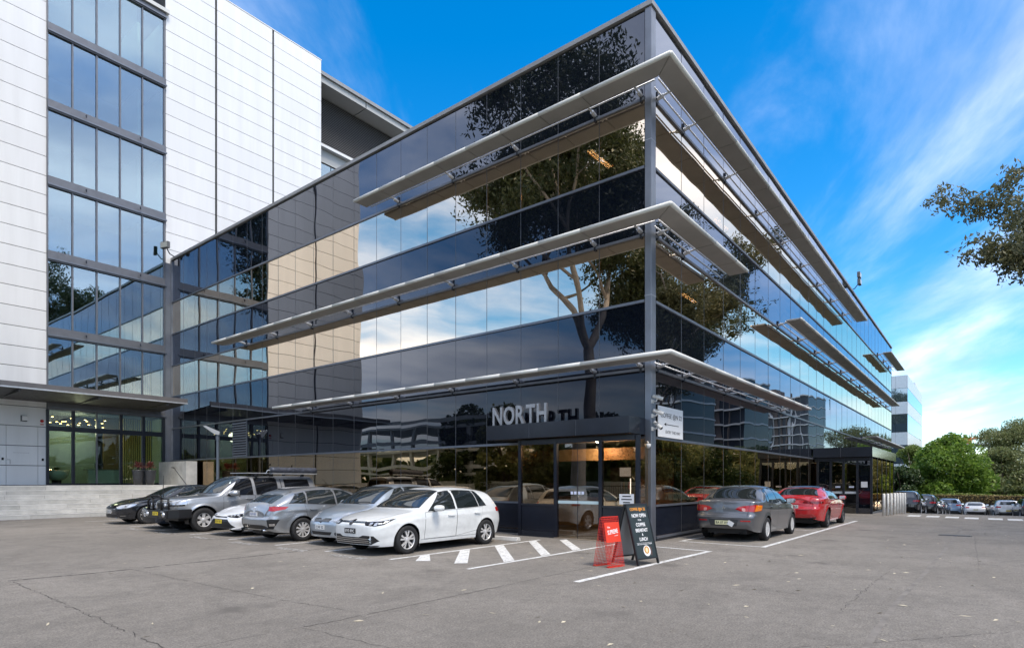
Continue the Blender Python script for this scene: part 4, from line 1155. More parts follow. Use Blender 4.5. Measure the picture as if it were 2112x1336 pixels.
    def mirrors(s, st, z, mat=None, size=1.0):
        y = s.plan(st)*0.95
        for sg in (1, -1):
            m = MB(); x = s.X(st)
            prof = [(-0.09, 0.75), (-0.045, 1.0), (0.03, 0.95), (0.09, 0.6), (0.125, 0.15)]
            n = len(m.v); seg = 14
            for dx, k in prof:
                for q in range(seg):
                    a = 2*math.pi*q/seg; ca, sa = math.cos(a), math.sin(a)
                    ca = math.copysign(abs(ca)**0.7, ca); sa = math.copysign(abs(sa)**0.7, sa)
                    m.v.append((x+dx*size, sg*(y+0.17+0.125*size*ca*k), z+0.075+0.075*size*sa*k))
            for i in range(len(prof)-1):
                for q in range(seg):
                    a = n+i*seg+q; b = n+i*seg+(q+1) % seg; m.f.append((a, b, b+seg, a+seg))
            m.f.append(tuple(n+(len(prof)-1)*seg+q for q in range(seg)))
            o = m.build('wing_mirror', mat or s.paint, s.root, smooth=True)
            MB().lathe([(0, -0.002), (0.1, 0.0)], 12, 0).mesh
            g = MB(); g.quad(*[(x-0.088*size, sg*(y+0.17+0.125*size*0.7*u), z+0.075+0.055*size*v) for u, v in ((-1, -1), (1, -1), (1, 1), (-1, 1))]); g.build('mirror_glass', CHROME, o)
            MB().tube([(x, sg*(y-0.06), z-0.0), (x, sg*(y+0.08), z+0.04)], 0.025, 8).build('mirror_stalk', BLKP, o)
    def wheels(s, rim_r, width=0.205, style='split5', rim_mat=None, steel=None):
        r = s.r; w = width
        prof = [(rim_r*0.98, -w*0.42), (rim_r+0.012, -w*0.47), (r-0.05, -w*0.5), (r-0.014, -w*0.45), (r, -w*0.33), (r, w*0.33), (r-0.014, w*0.45), (r-0.05, w*0.5), (rim_r+0.012, w*0.47), (rim_r*0.98, w*0.42)]
        tm = MB().lathe(prof, 40, 1).mesh('wheel', TYRE, True)
        rm = rim_mat or RIM
        def spoke(m, a, w0, w1, r0, r1, y0, y1, skew=0.0):
            u = Vector((math.cos(a), 0, math.sin(a))); t = Vector((-math.sin(a), 0, math.cos(a))); yv = Vector((0, 1, 0))
            pr0 = u*r0; pr1 = u*r1+t*skew
            A = [pr0-t*w0, pr0+t*w0, pr1+t*w1, pr1-t*w1]
            n = len(m.v)
            for p, y in zip(A, (y0, y0, y1, y1)): m.v.append(tuple(p+yv*y))
            for p, y in zip(A, (y0-0.03, y0-0.03, y1-0.03, y1-0.03)): m.v.append(tuple(p*1.0+yv*y))
            m.f += [(n, n+1, n+2, n+3), (n, n+4, n+5, n+1), (n+1, n+5, n+6, n+2), (n+3, n+2, n+6, n+7), (n, n+3, n+7, n+4)]
        m = MB(); yo = w*0.40
        if style == 'split5':
            for k in range(5):
                a = 2*math.pi*k/5+math.pi/2
                spoke(m, a-0.10, 0.012, 0.022, 0.05, rim_r*0.97, yo-0.005, yo-0.012, -0.028); spoke(m, a+0.10, 0.012, 0.022, 0.05, rim_r*0.97, yo-0.005, yo-0.012, 0.028)
                spoke(m, a, 0.028, 0.012, 0.03, rim_r*0.5, yo-0.006, yo-0.012)
        elif style == 'five':
            for k in range(5): spoke(m, 2*math.pi*k/5+math.pi/2, 0.035, 0.045, 0.03, rim_r*0.97, yo-0.004, yo-0.012)
        elif style == 'ten':
            for k in range(10): spoke(m, 2*math.pi*k/10+math.pi/2, 0.016, 0.03, 0.04, rim_r*0.96, yo-0.003, yo-0.008)
        elif style == 'cap14':
            for k in range(14): spoke(m, 2*math.pi*k/14, 0.012, 0.026, 0.07, rim_r*0.93, yo, yo-0.006)
        elif style == 'six':
            for k in range(6): spoke(m, 2*math.pi*k/6+math.pi/2, 0.035, 0.055, 0.03, rim_r*0.96, yo-0.03, yo-0.012)
        m.lathe([(rim_r*0.90, yo-0.018), (rim_r*0.965, yo+0.001), (rim_r*1.0, yo-0.002), (rim_r*0.99, -w*0.3)], 36, 1)
        m.lathe([(0.0, yo+0.004), (0.03, yo+0.003), (0.062, yo-0.010), (0.075, yo-0.035)], 16, 1)
        rmesh = m.mesh('rim', rm, False)
        bmesh_ = MB().lathe([(0.0, yo-0.06), (rim_r*0.95, yo-0.075)], 24, 1).lathe([(0.06, yo-0.052), (0.14, yo-0.052), (0.14, yo-0.065)], 24, 1).mesh('brake_disc', RIM_D)
        for c in (s.fo, s.fo+s.wb):
            for sg in (1, -1):
                o = obj('wheel', tm, s.root); o.location = (s.X(c), sg*(s.W/2-w/2-0.012), r); o.rotation_euler = (0, 0, 0 if sg > 0 else math.pi)
                obj('rim', rmesh, o); obj('brake_disc', bmesh_, o)
        for c in (s.fo, s.fo+s.wb):
            for sg in (1, -1):
                m = MB(); n = 18; Rr = s.Ra+0.004
                for i in range(n+1):
                    a = -0.25+(math.pi+0.5)*i/n
                    for yy in (s.W/2-0.055, s.W/2-0.34): m.v.append((s.X(c)+Rr*math.cos(a), sg*yy, r+Rr*math.sin(a)))
                for i in range(n): m.f.append((2*i, 2*i+1, 2*i+3, 2*i+2))
                m.f.append(tuple(2*i+1 for i in range(n+1)))
                m.build('arch_liner', BLKP, s.root)
    def under(s, zc=0.20):
        z1 = max(zc+0.12, s.r+0.1)
        x0, x1 = s.X(s.L-0.12), s.X(0.14)
        MB().box((x0+0.15, -s.W/2+0.36, zc), (x1-0.1, s.W/2-0.36, z1)).box((s.X(s.fo+s.wb-s.Ra-0.01), -s.W/2+0.13, zc+0.012), (s.X(s.fo+s.Ra+0.01), s.W/2-0.13, z1-0.03)).build('underbody', BLKP, s.root)
    def plate(s, txt, z, end, mat, w=0.37, hgt=0.11, tcol=None, y=0.0, tilt=0.0):
        sg = 1 if end == 'F' else -1
        hp, _ = s.cast((6*sg, y, z), (-sg, 0, 0)); x = hp.x+sg*0.012
        x = max([s.cast((6*sg, y+dy, z+dz), (-sg, 0, 0))[0].x*sg for dy in (-w/2, 0, w/2) for dz in (-hgt/2, 0, hgt/2)])*sg+sg*0.006
        pl = MB().box((-0.006, -w/2, -hgt/2), (0.006, w/2, hgt/2)).build('number_plate', mat, s.root)
        pl.location = (x, y, z); pl.rotation_euler = (0, tilt, 0)
        me = fit_mesh(text_mesh(txt, 0.08, tcol or PLT, 0.0005, bold=0.001), w*0.86, hgt*0.6)
        t = obj('plate_lettering', me, pl)
        t.matrix_local = Matrix(((0,0,1,0.0068), (1,0,0,0), (0,1,0,0), (0,0,0,1))) if sg > 0 else Matrix(((0,0,-1,-0.0068), (-1,0,0,0), (0,1,0,0), (0,0,0,1)))
        return pl
    def place(s, x, y): pass
WHITE_P = mat_paint('paint_white', (0.74, 0.76, 0.755), 0.0, rough=0.3)
PEARL_P = mat_paint('paint_bright_white', (0.78, 0.79, 0.80), 0.0)
SILVER_P = mat_paint('paint_silver', (0.50, 0.51, 0.52), 0.75, rough=0.34)
GREYS_P = mat_paint('paint_steel_grey', (0.40, 0.415, 0.43), 0.75, rough=0.34)
ICE_P = mat_paint('paint_ice_blue', (0.46, 0.52, 0.58), 0.7, rough=0.34)
GREY_P = mat_paint('paint_dark_grey', (0.15, 0.155, 0.165), 0.6, rough=0.32)
RED_P = mat_paint('paint_red', (0.50, 0.010, 0.014), 0.0, rough=0.25)
NAVY_P = mat_paint('paint_black_blue', (0.012, 0.014, 0.020), 0.3, rough=0.25)
BLUE_P = mat_paint('paint_deep_blue', (0.012, 0.024, 0.05), 0.3, rough=0.25)
BLK_P = mat_paint('paint_black', (0.010, 0.010, 0.012), 0.0, rough=0.25)
SBLUE_P = mat_paint('paint_sky_blue', (0.20, 0.28, 0.40), 0.6, rough=0.32)
FAR_S = mat_paint('paint_pale_silver', (0.60, 0.61, 0.62), 0.5, rough=0.34)

def hatch_spec():
    return dict(L=4.28, W=1.79, wb=2.63, fo=0.86, r=0.316, ws=(1.09, 1.98), keys=(1.07, 1.09, 3.81, 3.84), tumble=0.40,
        top=[(0,.70),(.05,.74),(.16,.785),(.5,.87),(.9,.94),(1.08,.975),(1.45,1.165),(1.8,1.335),(1.98,1.40),(2.25,1.445),(2.65,1.458),(3.1,1.44),(3.5,1.395),(3.80,1.34),(3.86,1.29),(4.02,1.09),(4.11,.97),(4.2,.90),(4.28,.78)],
        belt=[(0,.64),(.25,.735),(.7,.83),(1.1,.885),(2,.925),(3,.955),(3.6,.98),(3.9,.975),(4.12,.90),(4.28,.72)],
        plan=[(0,.66),(.1,.765),(.25,.835),(.5,.875),(.9,.89),(2.2,.895),(3.2,.89),(3.7,.865),(4.0,.82),(4.18,.765),(4.28,.70)],
        sill=[(0,.20),(.4,.20),(1.2,.205),(3,.205),(3.9,.24),(4.28,.30)], bowf=0.14,
        nose=[(.1,-.04),(.25,.01),(.5,.025),(.68,.01),(.8,-.05),(1.0,-.08)], tail=[(.1,-.06),(.35,.0),(.6,.03),(.8,.0),(1.0,-.01),(1.5,0)])
def sedan_spec():
    return dict(L=4.57, W=1.76, wb=2.635, fo=0.95, r=0.315, ws=(1.20, 2.12), keys=(1.19, 1.2, 3.98, 4.0), roofn=4.0,
        top=[(0,.68),(.06,.72),(.25,.80),(.7,.93),(1.1,1.0),(1.2,1.025),(1.6,1.24),(1.95,1.40),(2.12,1.445),(2.5,1.485),(2.85,1.49),(3.2,1.465),(3.45,1.41),(3.98,1.125),(4.06,1.10),(4.3,1.105),(4.46,1.115),(4.53,1.07),(4.57,.95)],
        belt=[(0,.62),(.3,.73),(.8,.87),(1.2,.93),(2,.96),(3,.99),(3.7,1.03),(4.2,1.055),(4.45,1.05),(4.57,.88)],
        plan=[(0,.60),(.12,.715),(.3,.80),(.6,.855),(1.0,.875),(2.2,.88),(3.4,.878),(4.0,.855),(4.35,.81),(4.5,.765),(4.57,.70)],
        sill=[(0,.21),(.4,.20),(1.2,.205),(3,.205),(4.1,.25),(4.57,.30)],
        nose=[(.1,-.05),(.3,.01),(.55,.02),(.7,-.02),(.85,-.1),(1.0,-.12)], tail=[(.1,-.10),(.32,-.02),(.5,.05),(.66,.055),(.74,.0),(.95,-.015),(1.1,.015),(1.5,0)], crease=0.012)

# --- white hatchback nearest the entrance
g = Car(hatch_spec(), WHITE_P, 'hatchback_car', (-4.43, 3.90, 0), math.pi, 'white hatchback with split spoke alloys parked nose out beside the hatched bay', 'car', 'cars parked along the left facade')
g.wheels(0.215, 0.205, 'split5'); g.under()
g.windscreen(0.74, 0.55)
g.side_window(1.48, 2.36, 2.04, 2.36); g.side_window(2.45, 3.20, 2.45, 3.12); g.side_window(3.25, 3.50, 3.17, 3.28)
g.door(1.38, 2.40, 0.30, 0.30, (2.20, 0.80)); g.door(2.415, 3.20, 0.30, 0.40, (3.13, 0.82), t1=3.36)
g.mirrors(1.66, 0.91)
g.patch('headlight', [(.08,.36,.725),(.11,.40,.655),(.19,.62,.640),(.34,.74,.675),(.50,.80,.76),(.58,.825,.80),(.30,.68,.745)], 35, GLOSSB, 0.004, 0.05, mirror=True)
for k in range(2):
    g.patch('lamp_lens', chaikin([(.15+.05*k,.46+.11*k,.655),(.18+.05*k,.52+.11*k,.652),(.22+.05*k,.55+.11*k,.718),(.18+.05*k,.49+.11*k,.715)], 1), 35, LAMPC, 0.010, 0.04, mirror=True)
g.patch('grille_bar', [(-.40,.70),(.40,.70),(.40,.735),(-.40,.735)], 'F', GLOSSB, 0.004, 0.06); g.patch('chrome_strip', [(-.40,.714),(.40,.714),(.40,.722),(-.40,.722)], 'F', CHROME, 0.009, 0.08)
g.patch('lower_grille', [(-.60,.25),(.60,.25),(.74,.33),(.66,.435),(.40,.445),(.28,.40),(-.28,.40),(-.40,.445),(-.66,.435),(-.74,.33)], 'F', BLKP, 0.003, 0.06)
for z in (.285, .325, .365): g.patch('grille_fin', [(-.60,z),(.60,z),(.63,z+.013),(-.63,z+.013)], 'F', CHROME, 0.012, 0.08)
g.patch('front_lip', [(-.70,.213),(.70,.213),(.73,.235),(-.73,.235)], 'F', BLKP, 0.006, 0.08)
bd = g.patch('badge', chaikin([(-.055,.655),(.055,.655),(.055,.765),(-.055,.765)], 3, 0.27), 'F', GLOSSB, 0.014, 0.05)[0]
bx_ = g.cast((6, 0, .71), (-1, 0, 0))[0].x+0.018
MB().lathe([(0.045, 0.0), (0.054, 0.004), (0.054, -0.004)], 24, 0, (bx_, 0, .71)).build('badge_ring', CHROME, bd)
for pts in ([(-.03, .712), (-.006, .685), (0, .70), (.006, .685), (.03, .712)], [(-.042, .70), (-.02, .645), (0, .675), (.02, .645), (.042, .70)]):
    MB().tube([(bx_+0.002, a, b+0.03) for a, b in pts], 0.0045, 5).build('badge_letter', CHROME, bd)
g.plate('EVS 89C', 0.53, 'F', PLB, tcol=PLW)
g.patch('tail_light', [(4.18,.66,.82),(4.12,.70,.93),(4.00,.80,.945),(3.93,.84,.93),(3.95,.85,.83)], 145, LAMPR, 0.006, 0.05, mirror=True)
g.patch('rear_window', [(-.54,1.04),(.54,1.04),(.46,1.27),(-.46,1.27)], 'B', CARGL, 0.006, 0.08)
g.patch('wiper', [(1.17,.05),(1.185,.05),(1.26,.60),(1.245,.60)], 'T', BLKP, 0.016, 0.1, rim=0.01); g.patch('wiper', [(1.17,-.55),(1.185,-.55),(1.20,.0),(1.185,.0)], 'T', BLKP, 0.016, 0.1, rim=0.01)
g.line('bonnet_gap', [(.14,.52),(.5,.68),(1.05,.75)], 'T', BLKP, 0.007, 0.002); g.line('bonnet_gap', [(.14,-.52),(.5,-.68),(1.05,-.75)], 'T', BLKP, 0.007, 0.002)
for c in (g.fo, g.fo+g.wb):
    for sg in (1, -1): MB().box((g.X(c)-g.r-0.085, sg*0.66-0.09, 0.13), (g.X(c)-g.r-0.06, sg*0.76+0.06, 0.33)).build('mud_flap', BLKP, g.root)
g.line('sill_line', [(1.25,.285),(3.2,.285)], 'L', BLKP, 0.006, 0.002, mirror=True)

# --- pale ice-blue small hatch
sp = dict(L=3.75, W=1.695, wb=2.46, fo=0.74, r=0.295, ws=(0.86, 1.78), keys=(.85, .86, 3.44, 3.46), tumble=0.30,
    top=[(0,.66),(.06,.71),(.2,.80),(.5,.90),(.8,.98),(.86,1.0),(1.2,1.20),(1.55,1.385),(1.78,1.465),(2.1,1.52),(2.5,1.53),(3.0,1.50),(3.44,1.43),(3.5,1.34),(3.62,1.08),(3.7,.95),(3.75,.82)],
    belt=[(0,.60),(.25,.73),(.6,.84),(1,.92),(2,.96),(3,.99),(3.4,1.01),(3.62,.94),(3.75,.76)],
    plan=[(0,.58),(.1,.68),(.25,.76),(.55,.82),(.9,.843),(2.2,.847),(3,.84),(3.4,.81),(3.65,.75),(3.75,.68)],
    sill=[(0,.19),(.4,.2),(1.2,.2),(2.6,.2),(3.4,.24),(3.75,.28)], nose=[(.1,-.03),(.3,.03),(.5,.04),(.65,.0),(.8,-.09),(1,-.1)], tail=[(.1,-.05),(.4,.03),(.8,.0),(1.5,0)])
y = Car(sp, ICE_P, 'small_hatch', (-3.98, 5.98, 0), math.pi, 'pale blue silver small hatch between white hatchback and grey liftback', 'car', 'cars parked along the left facade')
y.wheels(0.19, 0.185, 'cap14'); y.under(); y.windscreen(0.70, 0.54)
y.side_window(1.25, 2.05, 1.80, 2.05); y.side_window(2.13, 2.9, 2.12, 2.9); y.side_window(2.96, 3.2, 2.96, 3.1); y.door(1.15, 2.09, .30, .30, (1.9, .84)); y.door(2.10, 2.9, .30, .4, (2.75, .86)); y.mirrors(1.40, 0.95)
y.patch('headlight', [(.09,.40,.62),(.14,.56,.60),(.28,.68,.66),(.46,.75,.83),(.36,.66,.83),(.16,.48,.72)], 38, LAMPC, 0.006, 0.05, mirror=True)
y.patch('grille', [(-.30,.60),(-.06,.60),(0,.575),(.06,.60),(.30,.60),(.33,.68),(.10,.685),(0,.65),(-.10,.685),(-.33,.68)], 'F', BLKP, 0.006, 0.05)
for z in (.62, .645): y.patch('grille_slat', [(-.3,z),(.3,z),(.3,z+.008),(-.3,z+.008)], 'F', GREYS_P, 0.010, 0.08)
y.patch('lower_grille', [(-.36,.28),(.36,.28),(.42,.36),(-.42,.36)], 'F', BLKP, 0.004, 0.06); y.patch('fog_lamp', chaikin([(.50,.28),(.60,.28),(.60,.36),(.50,.36)], 2), 'F', BLKP, 0.005, 0.05, mirror=True)
y.plate('CXF 32', 0.47, 'F', PLW)
y.patch('wiper', [(.95,.1),(.965,.1),(1.06,.58),(1.04,.58)], 'T', BLKP, 0.016, 0.1, rim=0.01)
y.patch('tail_light', [(3.68,.66,.8),(3.6,.72,1.0),(3.48,.77,1.0),(3.5,.80,.8)], 150, LAMPR, 0.006, 0.05, mirror=True)

# --- steel grey liftback, tail out
sp = dict(L=4.51, W=1.80, wb=2.70, fo=0.90, r=0.316, ws=(1.15, 2.10), keys=(1.14, 1.15, 4.0, 4.02), tumble=0.40, crease=0.014,
    top=[(0,.66),(.06,.70),(.25,.77),(.7,.89),(1.05,.96),(1.15,.985),(1.55,1.19),(1.9,1.345),(2.1,1.395),(2.4,1.43),(2.8,1.44),(3.2,1.42),(3.6,1.36),(3.85,1.30),(4.1,1.18),(4.30,1.06),(4.40,1.0),(4.46,.93),(4.51,.80)],
    belt=[(0,.60),(.3,.72),(.8,.84),(1.2,.90),(2,.94),(3,.965),(3.6,1.0),(4.0,1.01),(4.3,.96),(4.45,.86),(4.51,.74)],
    plan=[(0,.6),(.12,.72),(.3,.81),(.6,.87),(1,.893),(2.2,.9),(3.4,.9),(3.9,.875),(4.25,.83),(4.42,.78),(4.51,.71)],
    sill=[(0,.2),(.4,.2),(1.2,.205),(3,.205),(3.9,.24),(4.51,.28)], nose=[(.1,-.05),(.3,.01),(.55,.02),(.7,-.02),(.9,-.1)], tail=[(.1,-.12),(.3,-.03),(.48,.05),(.60,.05),(.68,.0),(.85,-.01),(1.0,.02),(1.5,0)])
k = Car(sp, GREYS_P, 'liftback_car', (-4.22, 8.25, 0), 0.0, 'steel grey liftback parked tail out with red tail lights', 'car', 'cars parked along the left facade')
k.wheels(0.21, 0.205, 'ten'); k.under(); k.windscreen(0.74, 0.56)
k.side_window(1.55, 2.5, 2.15, 2.5); k.side_window(2.58, 3.45, 2.58, 3.40); k.side_window(3.51, 3.98, 3.48, 3.72); k.door(1.45, 2.53, .3, .3, (2.32, .83)); k.door(2.545, 3.42, .3, .46, (3.3, .85), t1=3.55); k.mirrors(1.7, .93)
k.patch('tail_light', [(4.46,.36,.84),(4.44,.40,.93),(4.3,.70,.945),(4.02,.86,.935),(4.10,.85,.87),(4.34,.72,.82)], 142, LAMPR, 0.007, 0.05, mirror=True)
k.patch('rear_window', [(3.90,.0),(3.92,.45),(4.00,.56),(4.33,.55),(4.36,.3),(4.37,0),(4.36,-.3),(4.33,-.55),(4.00,-.56),(3.92,-.45)], 'T', CARGL, 0.006, 0.06, rim=0)
k.patch('spoiler', [(3.74,.52),(3.96,.54),(3.99,.0),(3.96,-.54),(3.74,-.52)], 'T', GREYS_P, 0.022, 0.08, rim=0.02); k.patch('tail_lip', [(4.40,.60),(4.47,.50),(4.485,.0),(4.47,-.5),(4.40,-.60),(4.36,-.5),(4.37,0),(4.36,.5)], 'T', GREYS_P, 0.02, 0.08, rim=0.02)
k.patch('plate_recess', [(-.44,.66),(.44,.66),(.50,.82),(-.50,.82)], 'B', M('recess_grey', (0.16, 0.165, 0.175), 0.4), 0.003, 0.06); k.plate('1QZ 8LX', 0.735, 'B', PLW, tcol=M('blue_text', (0.05, 0.08, 0.3), 0.6))
k.patch('diffuser', [(-.60,.30),(.60,.30),(.66,.42),(.45,.46),(-.45,.46),(-.66,.42)], 'B', BLKP, 0.004, 0.06)
k.patch('bumper_vent', [(4.40,.60,.36),(4.34,.70,.36),(4.20,.78,.60),(4.34,.66,.62),(4.42,.56,.60)], 142, BLKP, 0.005, 0.05, mirror=True); k.patch('bumper_trim', [(4.38,.62,.44),(4.30,.72,.44),(4.28,.72,.50),(4.38,.62,.50)], 142, CHROME, 0.010, 0.05, mirror=True)
for sg in (1, -1): MB().tube([(k.X(4.40), sg*0.52, 0.335), (k.X(4.56), sg*0.52, 0.325)], 0.042, 14, cap=False).build('exhaust_tip', CHROME, k.root)
k.patch('badge', chaikin([(-.05,.885),(.05,.885),(.05,.925),(-.05,.925)], 2), 'B', CHROME, 0.008, 0.04)
k.patch('rear_wiper', [(4.30,-.1),(4.315,-.1),(4.24,.42),(4.225,.42)], 'T', BLKP, 0.016, 0.1, rim=0.01)

# --- bright white hatch with a black mesh nose
sp = hatch_spec(); sp.update(L=4.375, W=1.79, wb=2.64, fo=0.93)
sp['top'] = [(0,.62),(.06,.655),(.2,.71),(.6,.84),(1.05,.925),(1.18,.95),(1.55,1.14),(1.9,1.31),(2.06,1.375),(2.35,1.42),(2.8,1.435),(3.3,1.415),(3.75,1.36),(4.0,1.31),(4.06,1.26),(4.2,1.05),(4.28,.94),(4.375,.80)]; sp['ws'] = (1.19, 2.06); sp['keys'] = (1.18, 1.19, 4.0, 4.03)
sp['belt'] = [(0,.56),(.3,.66),(.8,.79),(1.2,.86),(2,.915),(3,.945),(3.8,.985),(4.05,.985),(4.2,.92),(4.375,.74)]
sp['plan'] = [(a*4.375/4.28, b) for a, b in sp['plan']]; sp['sill'] = [(a*4.375/4.28, b) for a, b in sp['sill']]
sp['nose'] = [(.1,-.02),(.25,.03),(.42,.03),(.55,-.02),(.68,-.09),(.8,-.14)]
c = Car(sp, PEARL_P, 'hatchback_car', (-3.98, 10.66, 0), math.pi, 'bright white hatch with black mesh nose and yellow plate, between pickup and liftback', 'car', 'cars parked along the left facade')
c.wheels(0.215, 0.205, 'five'); c.under(); c.windscreen(0.74, 0.55); c.side_window(1.56, 2.45, 2.15, 2.45); c.side_window(2.53, 3.45, 2.53, 3.40); c.door(1.45, 2.49, .3, .3, (2.28, .8)); c.door(2.5, 3.4, .3, .45, (3.25, .82)); c.mirrors(1.7, .9)
c.patch('headlight', [(.07,.30,.60),(.11,.40,.565),(.26,.66,.545),(.46,.78,.61),(.62,.83,.70),(.30,.64,.655)], 36, GLOSSB, 0.005, 0.05, mirror=True)
for q in range(3): c.patch('lamp_lens', [(.14+.05*q,.44+.09*q,.585+.012*q),(.17+.05*q,.49+.09*q,.58+.012*q),(.19+.05*q,.50+.09*q,.625+.014*q),(.16+.05*q,.45+.09*q,.63+.012*q)], 36, LAMPC, 0.011, 0.04, mirror=True)
c.patch('grille', [(-.58,.235),(.58,.235),(.70,.28),(.42,.50),(-.42,.50),(-.70,.28)], 'F', BLKP, 0.004, 0.06); c.patch('upper_bar', [(-.36,.545),(.36,.545),(.36,.58),(-.36,.58)], 'F', GLOSSB, 0.004, 0.06)
for z in (.29, .33, .37, .41, .45): c.patch('grille_slat', [(-.62+(z-.24)*1.1,z),(.62-(z-.24)*1.1,z),(.62-(z-.24)*1.1,z+.01),(-.62+(z-.24)*1.1,z+.01)], 'F', GLOSSB, 0.010, 0.08)
c.patch('chin_spoiler', [(.06,.30,.21),(.14,.60,.22),(.30,.78,.27),(.22,.70,.245),(.10,.52,.20)], 36, PEARL_P, 0.02, 0.05, mirror=True); c.plate('DQV 25L', 0.43, 'F', PLY)

# --- silver pickup with bull bar, canopy and roof awning
sp = dict(L=5.10, W=1.85, wb=3.20, fo=0.88, r=0.38, Ra=0.46, ws=(1.26, 2.12), keys=(1.25, 1.26, 5.0, 5.02), tumble=0.30, flare=0.035, crease=0.008, roofn=5.0,
    top=[(0,.98),(.06,1.03),(.25,1.075),(.7,1.12),(1.15,1.16),(1.26,1.185),(1.6,1.45),(1.95,1.68),(2.12,1.745),(2.4,1.785),(2.9,1.80),(3.6,1.80),(4.6,1.80),(4.9,1.79),(4.98,1.74),(5.05,1.3),(5.10,1.05)],
    belt=[(0,.90),(.25,1.0),(.7,1.06),(1.3,1.10),(2,1.13),(3,1.14),(4.5,1.14),(4.95,1.12),(5.1,.98)],
    plan=[(0,.72),(.1,.80),(.25,.85),(.6,.895),(1,.905),(2.2,.91),(4,.91),(4.8,.90),(5.0,.885),(5.1,.85)],
    sill=[(0,.50),(.4,.46),(1.4,.38),(3,.38),(4.2,.42),(5.1,.5)], nose=[(.3,-.1),(.5,0),(.9,0),(1.1,-.06)], tail=[(.3,-.05),(.6,0),(1.5,0)], bowf=0.12, bowr=0.05)
n = Car(sp, SILVER_P, 'pickup_truck', (-4.26, 13.34, 0), math.pi, 'silver dual cab pickup with black bull bar, canopy and rolled roof awning', 'pickup truck', 'cars parked along the left facade')
n.wheels(0.225, 0.26, 'six'); n.under(0.36); n.windscreen(0.76, 0.62)
n.side_window(1.62, 2.5, 2.08, 2.5, mat=CARGL_T); n.side_window(2.64, 3.42, 2.62, 3.42, mat=CARGL_T); n.side_window(3.72, 4.72, 3.72, 4.66, mat=CARGL_T, lift=0.06, dtop=0.14)
n.door(1.50, 2.56, .46, .46, (2.36, 1.02)); n.door(2.575, 3.44, .46, .60, (3.28, 1.03)); n.line('canopy_gap', [(3.58, .6), (3.58, 1.68)], 'L', BLKP, 0.022, 0.004, mirror=True); n.mirrors(1.78, 1.14, size=1.35)
n.patch('headlight', [(.05,.60,.80),(.14,.76,.79),(.36,.86,.86),(.42,.86,1.02),(.2,.78,1.02),(.06,.62,.98)], 38, LAMPC, 0.006, 0.06, mirror=True); n.patch('grille', [(-.42,.72),(.42,.72),(.50,.98),(-.50,.98)], 'F', BLKP, 0.005, 0.08)
bb = MB(); xf = n.X(0)
BBM = M('bullbar_black', (0.012, 0.012, 0.013), 0.35)
bb.box((xf-0.10, -0.78, 0.46), (xf+0.20, 0.78, 0.70))
for sg in (1, -1): bb.prism([(xf-0.50, sg*0.92), (xf-0.10, sg*0.94), (xf+0.16, sg*0.80), (xf+0.16, sg*0.775), (xf-0.10, sg*0.775), (xf-0.5, sg*0.87)], 2, 0.455, 0.735)
nb_ = bb.build('bull_bar', BBM, n.root, bevel=0.02)
t = MB(); 
t.tube([(xf+0.10, -0.74, 0.7), (xf+0.13, -0.76, 0.95), (xf+0.10, -0.70, 1.05), (xf+0.13, -0.34, 1.07), (xf+0.13, 0.34, 1.07), (xf+0.10, 0.70, 1.05), (xf+0.13, 0.76, 0.95), (xf+0.10, 0.74, 0.7)], 0.03, 10)
for sg in (1, -1):
    t.tube([(xf+0.14, sg*0.30, 0.68), (xf+0.16, sg*0.30, 1.09)], 0.032, 10); t.tube([(xf+0.14, sg*0.34, 1.05), (xf+0.20, sg*0.32, 1.14), (xf+0.14, sg*0.1, 1.16), (xf+0.14, 0, 1.16)], 0.026, 8); t.tube([(xf+0.1, sg*0.75, 0.85), (xf-0.30, sg*0.90, 0.86)], 0.024, 8)
t.build('bull_bar_hoop', BBM, nb_, smooth=True)
for sg in (1, -1):
    MB().lathe([(0, 0.03), (0.06, 0.025), (0.075, 0.0), (0.075, -0.03)], 18, 0, (xf+0.21, sg*0.60, 0.57)).build('fog_lamp', LAMPC, nb_, smooth=True); MB().box((xf+0.201, sg*0.60-0.19, 0.645), (xf+0.213, sg*0.60+0.02, 0.68)).build('indicator', LAMPC, nb_)
    MB().lathe([(0, 0.04), (0.055, 0.035), (0.07, 0.0), (0.04, -0.06), (0, -0.07)], 16, 0, (xf+0.10, sg*0.48, 0.86)).build('driving_lamp', LAMPC, n.root, smooth=True)
n.plate('CGY 77', 0.60, 'F', PLY, y=0.0).location.x = xf+0.21
MB().tube([(xf+0.14, 0.42, 1.07), (xf+0.14, 0.42, 1.35), (xf+0.13, 0.43, 1.78)], [0.018, 0.012, 0.005], 6).build('antenna', BLKP, n.root)
zt_ = 1.82
rk = MB()
for sx in (2.75, 3.30, 4.5): rk.box((n.X(sx)-0.03, -0.66, zt_+0.02), (n.X(sx)+0.03, 0.70, zt_+0.05)).box((n.X(sx)-0.05, -0.66, zt_-0.05), (n.X(sx)+0.05, -0.58, zt_+0.02)).box((n.X(sx)-0.05, 0.58, zt_-0.05), (n.X(sx)+0.05, 0.66, zt_+0.02))
rk.build('roof_rack', BLKP, n.root); MB().box((n.X(3.2), -0.60, zt_+0.05), (n.X(2.45), 0.62, zt_+0.075)).build('rack_tray', GALV, n.root)
aw = MB(); ar = random.Random(2); N = 26; n0 = 0
for i in range(N+1):
    x = n.X(3.18+1.75*i/N)
    for q in range(12):
        a = 2*math.pi*q/12; kx = 1+ar.uniform(-0.10, 0.10)
        aw.v.append((x, 0.80+0.13*math.cos(a)*kx, zt_+0.165+0.11*math.sin(a)*kx))
for i in range(N):
    for q in range(12): aw.f.append((i*12+q, i*12+(q+1) % 12, (i+1)*12+(q+1) % 12, (i+1)*12+q))
aw.f.append(tuple(range(12))); aw.f.append(tuple(N*12+q for q in range(12)))
